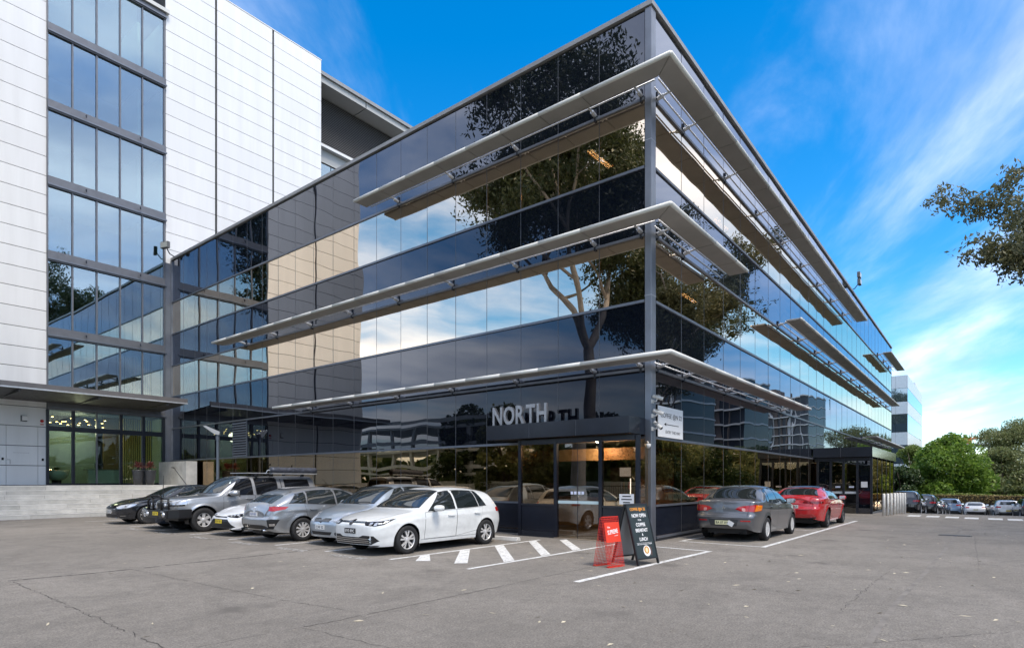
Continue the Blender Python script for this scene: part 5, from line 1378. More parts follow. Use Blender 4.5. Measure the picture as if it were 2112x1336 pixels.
aw.build('awning_bag', M('awning_vinyl', (0.06, 0.066, 0.085), 0.4, var=0.5, vscale=9), n.root, smooth=True); MB().box((n.X(4.93), 0.70, zt_+0.035), (n.X(3.18), 0.92, zt_+0.065)).build('awning_channel', GALV, n.root)
MB().tube([(n.X(3.05), 0.70, zt_+0.04), (n.X(3.1), 0.72, zt_+0.16), (n.X(3.25), 0.75, zt_+0.18)], 0.014, 6).build('awning_bracket', GALV, n.root)
n.patch('tail_light', [(5.06,.78,.80),(5.06,.80,1.1),(4.96,.88,1.1),(4.96,.88,.80)], 150, LAMPR, 0.005, 0.06, mirror=True)
n.patch('rear_window', [(-.62,1.25),(.62,1.25),(.56,1.65),(-.56,1.65)], 'B', CARGL_T, 0.006, 0.1)

# --- dark blue car hidden behind the pickup
sp2 = hatch_spec(); sp2['nose'] = sp['nose'] if False else sp2['nose']
b = Car(sp2, BLUE_P, 'hatchback_car', (-4.30, 15.2, 0), math.pi, 'dark blue car mostly hidden between pickup and black sedan', 'car', 'cars parked along the left facade', lod=0.7)
b.wheels(0.215, 0.205, 'five'); b.under(); b.windscreen(0.74, 0.55); b.side_window(1.48, 2.36, 2.04, 2.36); b.side_window(2.45, 3.20, 2.45, 3.12); b.door(1.42, 2.455, .3, .3, (2.24, .8)); b.mirrors(1.66, .91)
b.patch('headlight', [(.10,.38,.66),(.14,.48,.57),(.30,.68,.58),(.46,.78,.70),(.30,.66,.72)], 35, LAMPC, 0.006, 0.05, mirror=True); b.patch('grille', [(-.5,.25),(.5,.25),(.56,.44),(-.56,.44)], 'F', BLKP, 0.004, 0.06); b.plate('BZ 48 QP', 0.47, 'F', PLW)

# --- black sedan at the far left
sp = sedan_spec(); f = 4.95/4.57
sp.update(L=4.95, W=1.90, wb=2.915, fo=0.93, r=0.335, ws=(1.34, 2.34), keys=(1.33, 1.34, 4.2, 4.22))
sp['top'] = [(0,.66),(.06,.70),(.25,.79),(.7,.91),(1.2,.98),(1.34,1.005),(1.75,1.20),(2.1,1.355),(2.34,1.41),(2.7,1.46),(3.05,1.47),(3.45,1.44),(3.75,1.36),(4.2,1.12),(4.4,1.06),(4.65,1.06),(4.82,1.075),(4.9,1.03),(4.95,.9)]
sp['belt'] = [(0,.60),(.3,.73),(.8,.84),(1.3,.90),(2,.94),(3,.97),(3.9,1.0),(4.5,1.01),(4.8,1.0),(4.95,.84)]
sp['plan'] = [(0,.62),(.12,.75),(.3,.85),(.6,.92),(1,.945),(2.4,.95),(3.7,.948),(4.3,.93),(4.7,.88),(4.86,.82),(4.95,.74)]; sp['sill'] = [(a*f, b_) for a, b_ in sp['sill']]
d = Car(sp, NAVY_P, 'sedan_car', (-4.08, 18.68, 0), math.pi, 'black sedan with five spoke alloys beside the stone steps, leftmost parked car', 'car', 'cars parked along the left facade')
d.wheels(0.245, 0.235, 'split5'); d.under(); d.windscreen(0.78, 0.60); d.side_window(1.78, 2.75, 2.40, 2.75); d.side_window(2.85, 3.62, 2.85, 3.55); d.side_window(3.68, 3.9, 3.62, 3.75); d.door(1.64, 2.80, .3, .3, (2.58, .84)); d.door(2.815, 3.70, .3, .45, (3.55, .86)); d.mirrors(1.92, .94)
d.patch('headlight', [(.09,.42,.64),(.14,.52,.585),(.34,.78,.60),(.56,.87,.70),(.62,.88,.76),(.36,.78,.745),(.16,.56,.71)], 36, LAMPC, 0.006, 0.05, mirror=True)
d.patch('grille', [(-.42,.56),(.42,.56),(.46,.68),(-.46,.68)], 'F', GLOSSB, 0.005, 0.06); d.patch('chrome_strip', [(-.43,.555),(.43,.555),(.43,.568),(-.43,.568)], 'F', CHROME, 0.010, 0.08); d.patch('lower_grille', [(-.5,.26),(.5,.26),(.56,.38),(-.56,.38)], 'F', BLKP, 0.004, 0.06)
d.patch('fog_surround', [(.10,.60,.30),(.26,.80,.31),(.34,.85,.42),(.2,.76,.40),(.1,.62,.36)], 36, BLKP, 0.005, 0.05, mirror=True); d.patch('fog_trim', [(.12,.64,.315),(.24,.78,.32),(.24,.78,.335),(.12,.64,.33)], 36, CHROME, 0.011, 0.05, mirror=True); d.patch('front_lip', [(-.68,.205),(.68,.205),(.72,.235),(-.72,.235)], 'F', CHROME, 0.006, 0.08); d.plate('DDK 92A', 0.47, 'F', PLW)
MB().lathe([(0, 0.006), (0.05, 0.0)], 20, 0, (d.cast((6, 0, .66), (-1, 0, 0))[0].x+0.012, 0, .66)).build('badge', CHROME, d.root)
MB().tube([(d.X(3.62), 0.25, 1.40), (d.X(3.95), 0.25, 1.72)], [0.012, 0.005], 6).build('antenna', BLKP, d.root); d.patch('rear_window', [(3.72,0),(3.74,.5),(3.82,.6),(4.14,.64),(4.17,0),(4.14,-.64),(3.82,-.6),(3.74,-.5)], 'T', CARGL, 0.006, 0.08, rim=0)

# --- dark grey sedan, tail towards us
sp = sedan_spec()
l = Car(sp, GREY_P, 'sedan_car', (3.63, -1.47, 0), 0.0, 'dark grey sedan with orange and red tail lights by the corner, rear view', 'car', 'cars parked along the right facade')
l.wheels(0.205, 0.205, 'cap14', rim_mat=M('hubcap', (0.66, 0.66, 0.65), 0.35, 0.2)); l.under(); l.windscreen(0.72, 0.56); l.side_window(1.62, 2.55, 2.20, 2.55); l.side_window(2.63, 3.36, 2.63, 3.26); l.side_window(3.41, 3.62, 3.30, 3.42)
l.door(1.50, 2.585, .3, .3, (2.38, .87)); l.door(2.60, 3.42, .3, .48, (3.26, .9)); l.mirrors(1.75, .96)
l.patch('rear_window', [(3.40,.0),(3.42,.42),(3.50,.53),(3.93,.66),(3.95,.3),(3.955,0),(3.95,-.3),(3.93,-.66),(3.50,-.53),(3.42,-.42)], 'T', CARGL, 0.006, 0.06, rim=0)
tl = l.patch('tail_light', [(4.53,.40,.93),(4.54,.30,.87),(4.50,.42,.81),(4.40,.70,.80),(4.12,.84,.82),(4.04,.85,.965),(4.34,.74,.985),(4.48,.56,.96)], 142, LAMPR, 0.007, 0.04, mirror=True)
l.patch('indicator', [(4.40,.73,.81),(4.14,.84,.83),(4.06,.85,.96),(4.34,.77,.975)], 142, LAMPO, 0.012, 0.04, parent=tl, mirror=True, rim=0.006)
l.patch('reversing_lamp', chaikin([(4.52,.46,.82),(4.48,.52,.80),(4.48,.53,.89),(4.52,.46,.90)], 2), 142, M('lamp_pink', (0.7, 0.32, 0.28), 0.1, coat=1.0), 0.012, 0.04, parent=tl, mirror=True, rim=0.006)
for zc_ in (0.98, 0.66): pass
l.patch('boot_lid', [(-.60,.70),(.60,.70),(.66,.80),(.40,.84),(.36,.90),(.44,.94),(.62,.97),(.66,1.045),(-.66,1.045),(-.62,.97),(-.44,.94),(-.36,.90),(-.40,.84),(-.66,.80)], 'B', GREY_P, 0.005, 0.05)
l.patch('bumper_step', [(-.74,.645),(.74,.645),(.74,.69),(-.74,.69)], 'B', GREY_P, 0.024, 0.06, rim=0.03)
l.patch('reflector', [(.44,.545),(.68,.545),(.68,.58),(.44,.58)], 'B', LAMPR, 0.006, 0.05, mirror=True); l.patch('plate_recess', [(-.34,.42),(.34,.42),(.40,.60),(-.40,.60)], 'B', M('recess_dark', (0.05, 0.052, 0.055), 0.4), 0.003, 0.06)
l.plate('BA 07 XV', 0.51, 'B', PLC, y=0.02); l.patch('diffuser', [(-.62,.30),(.62,.30),(.66,.37),(-.66,.37)], 'B', BLKP, 0.004, 0.06)
x_ = l.cast((-6, 0, .91), (1, 0, 0))[0].x-0.010
for k_, (a, e) in enumerate(((0, .028), (-.026, -.016), (.026, -.016))):
    MB().prism([(a+.0, .90+e-.024), (a+.018, .90+e), (a+.0, .90+e+.024), (a-.018, .90+e)], 0, x_-0.004, x_+0.004).build('badge', CHROME, l.root)
l.patch('model_badge', [(.42,.735),(.62,.735),(.62,.752),(.42,.752)], 'B', CHROME, 0.010, 0.06, rim=0); MB().tube([(l.X(4.35), -0.42, 0.24), (l.X(4.55), -0.42, 0.235)], 0.03, 12, cap=False).build('exhaust_tip', CHROME, l.root)
MB().tube([(l.X(3.24), 0, 1.455), (l.X(3.30), 0, 1.50), (l.X(3.45), 0, 1.62)], [0.016, 0.006, 0.003], 6).build('antenna', BLKP, l.root)
l.line('boot_gap', [(.66,1.04),(.60,.70)], 'B', BLKP, 0.008, 0.007); l.line('boot_gap', [(-.66,1.04),(-.60,.70)], 'B', BLKP, 0.008, 0.007)
MB().box((-0.006, -0.08, -0.06), (0.006, 0.08, 0.06)).build('plate_sticker', PLW, l.root).matrix_local = Matrix.Translation((l.cast((-6, -0.2, .47), (1, 0, 0))[0].x-0.022, -0.20, 0.49)) @ Matrix.Rotation(R(30), 4, 'X')

# --- red sports sedan ahead of it
sp = sedan_spec(); sp.update(L=4.64, W=1.86, wb=2.82, fo=0.80, r=0.33, ws=(1.22, 2.16), keys=(1.2, 1.22, 4.0, 4.02), tumble=0.42, flare=0.024)
sp['top'] = [(0,.66),(.06,.70),(.25,.78),(.7,.90),(1.1,.965),(1.22,.99),(1.6,1.18),(1.95,1.34),(2.16,1.385),(2.5,1.43),(2.85,1.436),(3.2,1.405),(3.5,1.33),(4.0,1.11),(4.15,1.065),(4.4,1.06),(4.55,1.065),(4.61,1.0),(4.64,.88)]
sp['belt'] = [(0,.60),(.3,.72),(.8,.84),(1.2,.89),(2,.93),(3,.96),(3.7,1.0),(4.2,1.005),(4.5,.98),(4.64,.82)]
sp['plan'] = [(0,.6),(.12,.73),(.3,.83),(.6,.905),(1,.925),(2.2,.92),(3.4,.93),(4.0,.915),(4.35,.86),(4.55,.80),(4.64,.72)]; sp['sill'] = [(a*4.64/4.57, b_) for a, b_ in sp['sill']]
a_ = Car(sp, RED_P, 'sedan_car', (9.82, -1.76, 0), 0.0, 'glossy red sports sedan parked ahead of the dark grey sedan', 'car', 'cars parked along the right facade')
a_.wheels(0.25, 0.235, 'five', rim_mat=M('rim_grey', (0.18, 0.175, 0.17), 0.35, 0.7)); a_.under(0.17); a_.windscreen(0.75, 0.57); a_.side_window(1.66, 2.55, 2.25, 2.55); a_.side_window(2.65, 3.40, 2.65, 3.30); a_.door(1.5, 2.6, .3, .3, (2.4, .85)); a_.door(2.615, 3.45, .3, .5, (3.28, .87)); a_.mirrors(1.8, .93)
a_.patch('rear_window', [(3.42,.0),(3.44,.42),(3.52,.53),(3.95,.66),(3.98,0),(3.95,-.66),(3.52,-.53),(3.44,-.42)], 'T', CARGL, 0.006, 0.06, rim=0)
a_.patch('tail_light', [(4.60,.30,.86),(4.58,.34,.92),(4.4,.72,.93),(4.18,.86,.915),(4.22,.86,.86),(4.46,.70,.835)], 142, M('lamp_dark_red', (0.16, 0.006, 0.008), 0.08, coat=1.0), 0.006, 0.05, mirror=True)
a_.patch('diffuser', [(-.72,.24),(.72,.24),(.70,.40),(.5,.36),(-.5,.36),(-.70,.40)], 'B', BLKP, 0.005, 0.06); a_.plate('FRD 1KP', 0.74, 'B', PLW)
for sg in (1, -1): MB().tube([(a_.X(4.5), sg*0.56, 0.31), (a_.X(4.68), sg*0.56, 0.305)], 0.05, 14, cap=False).build('exhaust_tip', CHROME, a_.root)
a_.patch('roof_panel', [(2.22,.56),(2.22,-.56),(3.36,-.54),(3.36,.54)], 'T', GLOSSB, 0.004, 0.1, rim=0); a_.patch('boot_lip', [(4.46,.62),(4.57,.5),(4.59,0),(4.57,-.5),(4.46,-.62),(4.44,-.5),(4.45,0),(4.44,.5)], 'T', RED_P, 0.02, 0.08, rim=0.02)
a_.line('boot_gap', [(.62,.98),(.60,.66),(.3,.62),(-.3,.62),(-.60,.66),(-.62,.98)], 'B', BLKP, 0.007, 0.003)

# --- far cars beyond the crossing
def suv_spec():
    sp = dict(L=4.55, W=1.87, wb=2.70, fo=0.88, r=0.35, Ra=0.40, ws=(1.2, 2.0), keys=(1.19, 1.2, 4.24, 4.26), tumble=0.30, roofn=4.6,
        top=[(0,.85),(.06,.90),(.25,.97),(.7,1.05),(1.1,1.11),(1.2,1.14),(1.5,1.33),(1.85,1.54),(2.0,1.60),(2.3,1.655),(2.8,1.675),(3.5,1.66),(4.0,1.625),(4.24,1.58),(4.3,1.48),(4.42,1.15),(4.5,.98),(4.55,.85)],
        belt=[(0,.78),(.3,.90),(.8,.99),(1.2,1.03),(2,1.06),(3,1.09),(3.9,1.12),(4.2,1.12),(4.42,1.02),(4.55,.80)],
        plan=[(0,.64),(.12,.76),(.3,.86),(.6,.92),(1,.933),(2.2,.935),(3.6,.93),(4.1,.90),(4.4,.85),(4.55,.78)], sill=[(0,.28),(.4,.26),(1.2,.27),(3,.27),(4.0,.30),(4.55,.36)],
        nose=[(.1,-.05),(.35,.01),(.7,.02),(.9,-.04),(1.1,-.1)], tail=[(.1,-.08),(.45,.03),(.7,.03),(.85,0),(1.5,0)])
    return sp
def far_car(sp, paint, name, loc, rz, label, lamp_z, lamp, plate_z, plate_mat, win):
    q = Car(sp, paint, name, loc, rz, label, 'car', 'cars parked beyond the crossing', lod=0.45)
    q.wheels(sp['r']-0.10, 0.21, 'five'); q.under(); q.windscreen(0.74, 0.56)
    w1_ = sp['ws'][1]
    L = sp['L']
    q.side_window(w1_-0.42, w1_+0.45, w1_+0.10, w1_+0.45, frame=False); q.side_window(w1_+0.55, L-1.0, w1_+0.55, L-1.05, frame=False); q.side_window(L-0.93, L-0.62, L-0.95, L-0.72, frame=False); q.mirrors(sp['ws'][0]+0.55, sp['belt'][4][1])
    z0, z1 = win
    q.patch('rear_window', [(-.60,z0),(.60,z0),(.50,z1),(-.50,z1)], 'B', CARGL, 0.006, 0.12, rim=0)
    q.patch('tail_light', [(L-.06,.50,lamp_z),(L-.04,.52,lamp_z+.10),(L-.16,.74,lamp_z+.14),(L-.36,.84,lamp_z+.13),(L-.34,.84,lamp_z+.02),(L-.16,.76,lamp_z)], 145, lamp, 0.006, 0.08, mirror=True)
    q.plate('CQ 41 LM', plate_z, 'B', plate_mat); q.patch('bumper', [(-.72,.34),(.72,.34),(.74,.50),(-.74,.50)], 'B', BLKP, 0.008, 0.12)
    return q
def fp(px, depth):
    a = (px-1056.0)/1230.9
    return (CAM[0]+depth*(a*0.6209+0.7839), CAM[1]+depth*(0.6209-a*0.7839))
def fl(px, depth): x, y_ = fp(px, depth); return (x, y_, gz(x)-0.0)
FR = -math.atan(0.0512)
def put(q, slope=True):
    if slope: q.root.rotation_euler.rotate_axis('Y', -FR)
S1 = suv_spec(); S2 = suv_spec(); HS = hatch_spec()
put(far_car(S1, BLK_P, 'suv_car', fl(1874, 43.5), R(-2), 'black four wheel drive behind the white bollards, nearest of the dark row', 0.86, LAMPR, 0.74, PLW, (1.16, 1.52)))
put(far_car(S2, BLK_P, 'suv_car', fl(1911, 48.5), R(-4), 'black wagon parked just beyond the nearest black four wheel drive', 0.92, LAMPR, 0.74, PLW, (1.16, 1.52)))
put(far_car(dict(HS), GREY_P, 'hatchback_car', fl(1929, 51.5), R(-4), 'small dark hatch at the end of the row of black cars', 0.78, LAMPR, 0.62, PLW, (1.06, 1.30)))
S3 = suv_spec(); S3['top'] = [(a, b-0.05 if b > 1.2 else b) for a, b in S3['top']]
put(far_car(S3, SBLUE_P, 'wagon_car', fl(1956, 54.5), R(4), 'blue wagon with a roof rail in front of the hedge', 0.92, LAMPR, 0.76, PLW, (1.14, 1.46)))
put(far_car(dict(HS), PEARL_P, 'hatchback_car', fl(2007, 57.0), R(6), 'white hatch in front of the brown hedge, between two gaps', 0.82, LAMPR, 0.68, PLC, (1.06, 1.31)))
S4 = suv_spec(); S4['top'] = [(a, b-0.08 if b > 1.2 else b) for a, b in S4['top']]
put(far_car(S4, FAR_S, 'suv_car', fl(2069, 54.0), R(8), 'silver four wheel drive with a yellow plate in front of the hedge', 0.88, LAMPR, 0.62, PLY, (1.14, 1.44)))
put(far_car(suv_spec(), GREY_P, 'suv_car', fl(2125, 50.0), R(8), 'dark car cut off by the right edge of the picture', 0.88, LAMPR, 0.62, PLW, (1.14, 1.5)))
# ------------------------------------------------------------------ signs on the ground
AF = thing('a_frame_sign', (-3.92, -1.62, 0), 'dark green A-frame board NOW OPEN FOR COFFEE BREAKFAST & LUNCH', 'sign', None, 0.0)
# faces the camera; board axis from left foot to right foot
fx, fy = Vector((-4.32, -1.80)), Vector((-3.72, -1.93))
ux_ = (fy-fx).normalized(); nx_ = Vector((ux_.y, -ux_.x))      # nx_ points to the viewer side
AF.location = ((fx.x+fy.x)/2, (fx.y+fy.y)/2, 0)
AF.rotation_euler = (0, 0, math.atan2(ux_.y, ux_.x))
BG = M('board_green', (0.022, 0.034, 0.036), 0.5, var=0.15); FRM = M('board_frame', (0.012, 0.013, 0.014), 0.4)
TL = R(15); Wd, Ht = 0.64, 1.20
def board(nm, sgn, face):
    e = bpy.data.objects.new(nm, MB().box((-Wd/2+0.03, -0.012, 0.14), (Wd/2-0.03, 0.012, Ht-0.03)).mesh(nm, face)); COL.objects.link(e); e.parent = AF
    fm = MB().box((-Wd/2, -0.02, 0), (-Wd/2+0.03, 0.02, Ht)).box((Wd/2-0.03, -0.02, 0), (Wd/2, 0.02, Ht)).box((-Wd/2+0.03, -0.019, Ht-0.03), (Wd/2-0.03, 0.019, Ht)).box((-Wd/2+0.03, -0.019, 0.11), (Wd/2-0.03, 0.019, 0.14))
    fm.build('frame', FRM, e)
    e.location = (0, 0.0 if sgn > 0 else 0.64, 0); e.rotation_euler = (-TL*sgn, 0, 0)
    return e
fb = board('front_board', 1, BG); rb = board('rear_board', -1, M('board_pale', (0.42, 0.44, 0.44), 0.5))
def af_text(txt, w, hh, z, mat, x=0.0):
    o = obj('lettering', fit_mesh(text_mesh(txt, 0.1, mat, 0.0008, bold=0.002), w, hh), fb); o.matrix_local = Matrix(((1,0,0,x), (0,0,-1,-0.0135), (0,1,0,z), (0,0,0,1)))
OR = M('print_orange', (0.85, 0.34, 0.04), 0.5); WH = M('print_white', (0.82, 0.82, 0.82), 0.5)
af_text('COFFEE @N 22', 0.46, 0.075, 1.085, OR); af_text('NOW OPEN', 0.42, 0.075, 0.965, WH); af_text('FOR', 0.10, 0.032, 0.875, WH); af_text('COFFEE', 0.28, 0.07, 0.785, WH); af_text('BREAKFAST', 0.36, 0.07, 0.675, WH); af_text('&', 0.04, 0.045, 0.59, WH); af_text('LUNCH', 0.24, 0.07, 0.50, WH); af_text('OPEN 7 AM TO 3 PM MONDAY TO FRIDAY', 0.44, 0.018, 0.40, WH)
box('rule', (-0.23, -0.0145, 0.425), (0.23, -0.0125, 0.429), WH, fb)
def disc(nm, c, rx, rz_, y, mat):
    m = MB(); m.quad(*[(c[0]+rx*math.cos(2*math.pi*k/24), y, c[1]+rz_*math.sin(2*math.pi*k/24)) for k in range(24)]); m.build(nm, mat, fb)
disc('printed_cup', (0.03, 0.27), 0.105, 0.105, -0.0132, WH); disc('printed_coffee', (0.025, 0.285), 0.075, 0.075, -0.0140, M('print_coffee', (0.55, 0.27, 0.05), 0.5)); disc('printed_foam', (0.025, 0.285), 0.038, 0.05, -0.0147, M('print_foam', (0.8, 0.65, 0.4), 0.5)); disc('printed_beans', (0.15, 0.26), 0.03, 0.09, -0.0131, M('print_beans', (0.1, 0.06, 0.05), 0.5))

RS = thing('wire_stand_sign', (-4.66, -1.52, 0), 'bright red wire mesh A-frame stand with a red SUPREME panel', 'sign', None, AF.rotation_euler[2])
REDW = M('red_wire', (0.62, 0.028, 0.015), 0.4); REDP = M('red_panel', (0.72, 0.05, 0.022), 0.5)
def mesh_leaf(nm, sgn):
    e = bpy.data.objects.new(nm, None); 
    m = MB(); W2, H2 = 0.23, 0.93
    for k in range(12): x = -W2+2*W2*k/11; m.tube([(x, 0, 0.0), (x, 0, H2)], 0.0045, 4, False)
    for k in range(31): z = H2*k/30; m.tube([(-W2, 0, z), (W2, 0, z)], 0.0035, 4, False)
    o = m.build(nm, REDW, RS); o.location = (0, 0 if sgn > 0 else 0.36, 0); o.rotation_euler = (-R(10)*sgn, 0, 0)
    return o
lf = mesh_leaf('front_mesh', 1); mesh_leaf('rear_mesh', -1)
MB().tube([(-0.23, 0.165, 0.925), (0.23, 0.165, 0.925)], 0.012, 6).build('top_hinge', REDW, RS)
pn = box('panel', (-0.19, -0.012, 0.46), (0.22, -0.006, 0.84), REDP, lf)
for txt, w, hh, z, x in (('The', 0.08, 0.035, 0.745, -0.10), ('SUPREME', 0.29, 0.085, 0.66, 0.0), ('ROASTED', 0.10, 0.014, 0.585, 0.09)):
    o = obj('lettering', fit_mesh(text_mesh(txt, 0.1, WH, 0.0006, bold=0.002), w, hh), pn); o.matrix_local = Matrix(((math.cos(0.1),-math.sin(0.1),0,x+0.015), (0,0,-1,-0.0128), (math.sin(0.1),math.cos(0.1),0,z), (0,0,0,1)))
for k in range(2): box('foot_tray', (-0.22, -0.02+k*0.33, 0.0), (0.22, 0.06+k*0.33, 0.012), REDW, RS)

# wheel stop behind the white hatchback
ws_ = tag(MB().prism([(-2.08, 0.0), (-1.9, 0.0), (-1.93, 0.10), (-2.05, 0.10)], 1, 2.85, 4.5).build('wheel_stop', CONC, None, bevel=0.01), 'low concrete wheel stop behind the white hatchback', 'wheel stop')
# bollards by the side entrance
BOL = M('bollard_cream', (0.82, 0.80, 0.75), 0.55, var=0.12, vscale=6)
bm_ = MB().tube([(0, 0, 0), (0, 0, 1.0), (0, 0, 1.03)], [0.06, 0.06, 0.045], 14).mesh('bollard', BOL, True)
for i, (px, py) in enumerate(((1822, 1064), (1831, 1062.5), (1838, 1061.5), (1845, 1060.5), (1850.5, 1059.5), (1856, 1058.5), (1861, 1058), (1866, 1057))):
    x, y_ = ground_pt(px, py); x = max(x, 17.6)
    o = tag(obj('bollard', bm_), ['first and nearest', 'second', 'third', 'fourth', 'fifth', 'sixth', 'seventh', 'last'][i]+' slim cream bollard in the row beside the side entrance', 'bollard', 'bollards by the side entrance')
    o.location = (x, y_, gz(x)); o.rotation_euler = (0, R(-2.2) if i == 0 else 0, 0)
# ------------------------------------------------------------------ vegetation
BARK_G = M('gum_bark', (0.36, 0.30, 0.25), 0.8, var=0.4, vscale=1.3, bump=0.3, bscale=8); BARK = M('bark', (0.11, 0.085, 0.065), 0.9, var=0.3, vscale=4, bump=0.5, bscale=20)
GUM = mat_leaf('gum_leaf', (0.035, 0.055, 0.018), (0.115, 0.13, 0.05), 0.3)
GUM_L = mat_leaf('gum_leaf_light', (0.085, 0.095, 0.045), (0.21, 0.205, 0.10), 0.35)
LIME = mat_leaf('bright_leaf', (0.085, 0.17, 0.022), (0.27, 0.39, 0.06), 0.5)
OLIVE = mat_leaf('olive_leaf', (0.11, 0.14, 0.05), (0.27, 0.285, 0.11), 0.45)
DARKG = mat_leaf('deep_leaf', (0.02, 0.045, 0.012), (0.07, 0.11, 0.03), 0.3)
HEDGE = mat_leaf('hedge_leaf', (0.19, 0.13, 0.045), (0.38, 0.29, 0.11), 0.3); HEDGE_G = mat_leaf('hedge_top_leaf', (0.12, 0.16, 0.03), (0.3, 0.34, 0.07), 0.4)
def leaves_np(cent, size, mat, name, parent, asp=2.2, droop=0.5, seed=0):
    """one small four-sided leaf per centre point"""
    g = np.random.default_rng(seed); n = len(cent)
    d = g.normal(size=(n, 3)); d[:, 2] -= droop; d /= np.linalg.norm(d, axis=1, keepdims=True)
    t = g.normal(size=(n, 3)); t -= d*(t*d).sum(1, keepdims=True); t /= np.linalg.norm(t, axis=1, keepdims=True)
    s = size*g.uniform(0.6, 1.3, (n, 1))
    a = cent-d*s; b = cent+t*s/asp; c = cent+d*s; e = cent-t*s/asp
    V = np.stack([a, b, c, e], 1).reshape(-1, 3)
    me = bpy.data.meshes.new(name); me.vertices.add(4*n); me.vertices.foreach_set('co', V.ravel())
    me.loops.add(4*n); me.loops.foreach_set('vertex_index', np.arange(4*n)); me.polygons.add(n); me.polygons.foreach_set('loop_start', np.arange(0, 4*n, 4)); me.polygons.foreach_set('loop_total', np.full(n, 4)); me.update(calc_edges=True)
    me.materials.append(mat)
    return obj(name, me, parent)
def skeleton(seed, H, spread, levels, trunk_h, lean=0.0, up=0.55, ratio=0.72, nb=(2, 3)):
    """recursive limbs; returns list of (polyline, radii) and tip points"""
    r = random.Random(seed); limbs, tips = [], []
    def grow(p, d, L, rad, lev):
        pts, rr = [p], [rad]; n = 5 if lev < 2 else 3
        for i in range(n):
            jt = 0.045 if lev == 0 else 0.13; d = (d+Vector((r.gauss(0, jt), r.gauss(0, jt), r.gauss(0, 0.06)+0.04))).normalized(); p = p+d*L/n
            pts.append(p); rr.append(rad*(1-0.42*(i+1)/n))
            if lev >= levels-1: tips.append((p, d))
        limbs.append((pts, rr))
        if lev >= levels: return
        k = r.randint(*nb)+(1 if lev == 1 else 0); a0 = r.uniform(0, 6.28)
        for i in range(k):
            a = a0+6.283*i/k+r.uniform(-0.5, 0.5); out = Vector((math.cos(a), math.sin(a), 0))
            nd = (d*0.6+out*spread*r.uniform(0.6, 1.2)+Vector((0, 0, up*r.uniform(0.4, 1.1)))).normalized()
            grow(p if i else p, nd, L*ratio*r.uniform(0.8, 1.15), rr[-1]*0.78, lev+1)
        if lev >= 1 and r.random() < 0.8:
            q = pts[len(pts)//2]; a = r.uniform(0, 6.28); grow(q, (d*0.4+Vector((math.cos(a), math.sin(a), 0.2))*0.9).normalized(), L*ratio*0.8, rr[len(pts)//2]*0.6, lev+1)
    grow(Vector((0, 0, -0.3)), Vector((lean, 0, 1)).normalized(), trunk_h, H*0.011+0.05, 0)
    return limbs, tips
def tree(name, loc, label, seed, H, kind, group=None, n_leaf=22000, leaf=0.13, mat=None, bark=None, rz=0.0, spread=0.75, levels=4, trunk=0.32, clump=0.95, up=0.55, squash=0.6):
    t = thing(name, loc, label, 'tree', group, rz)
    limbs, tips = skeleton(seed, H, spread, levels, H*trunk, up=up)
    top = max(p.z for p, _ in tips); k = H/top*0.96
    m = MB()
    for pts, rr in limbs: m.tube([p*k for p in pts], [max(0.012, q*k) for q in rr], 7 if rr[0] > 0.06 else 5, False)
    m.build('trunk', bark or BARK_G, t, smooth=True)
    g = np.random.default_rng(seed+100)
    T = np.array([tuple(p*k) for p, _ in tips]); n = len(T)
    sub = g.integers(0, n, n_leaf//14); C = T[sub]+g.normal(size=(len(sub), 3))*np.array([clump*0.62, clump*0.62, clump*0.42])
    P = np.repeat(C, 14, 0)+g.normal(size=(len(C)*14, 3))*np.array([0.26, 0.26, 0.20])*clump
    leaves_np(P, leaf, mat or GUM, 'crown', t, 2.6, 0.9, seed)
    return t
def bushy(name, loc, label, seed, H, Wd, n_leaf, mat, leaf=0.16, group=None, lobes=26, base=0.08, cat='tree', stems=4, bark=None):
    """full crown built of uneven lobes reaching nearly to the ground"""
    t = thing(name, loc, label, cat, group)
    g = np.random.default_rng(seed); L = []
    for i in range(lobes):
        a = g.uniform(0, 6.283); z = H*(base+(1-base)*g.beta(1.6, 1.5)); f = math.sin(math.pi*min(1, max(0.0, (z/H*0.86+0.14))))**0.6
        rr = Wd/2*f*g.uniform(0.35, 0.80); L.append((rr*math.cos(a), rr*math.sin(a), z*0.92, Wd*g.uniform(0.10, 0.20)))
    L.append((0, 0, H*0.55, Wd*0.30)); L.append((0, 0, H*0.86, Wd*0.16))
    per = n_leaf//len(L); pts = []
    for x, y_, z, r_ in L:
        d = g.normal(size=(per, 3)); d /= np.linalg.norm(d, axis=1, keepdims=True); q = r_*(g.uniform(0.35, 1.0, (per, 1))**0.35)
        # leaves gather in small sprays on the lobe
        p = d*q*np.array([1.0, 1.0, 0.72]); p += 0.06*g.normal(size=p.shape)
        pts.append(p+np.array([x, y_, z]))
    P = np.concatenate(pts); P = P[P[:, 2] > 0.15]
    leaves_np(P, leaf, mat, 'crown', t, 1.7, 0.3, seed)
    m = MB(); r = random.Random(seed)
    for i in range(stems):
        a = 6.283*i/stems; x, y_ = 0.15*math.cos(a), 0.15*math.sin(a)
        m.tube([(x, y_, -0.3), (x*3, y_*3, H*0.3), (x*6+r.uniform(-.3, .3), y_*6, H*0.62), (x*9, y_*9+r.uniform(-.3, .3), H*0.85)], [0.14*H/9, 0.11*H/9, 0.06*H/9, 0.02], 7)
    m.build('trunk', bark or BARK, t, smooth=True)
    return t
def fl2(px, depth, z=-2.03): x, y_ = fp(px, depth); return (x, y_, z)
bushy('broadleaf_tree', fl2(1957, 70), 'bright green dense leafy tree rising behind the hedge', 31, 9.4, 8.8, 24000, LIME, 0.17, lobes=60)
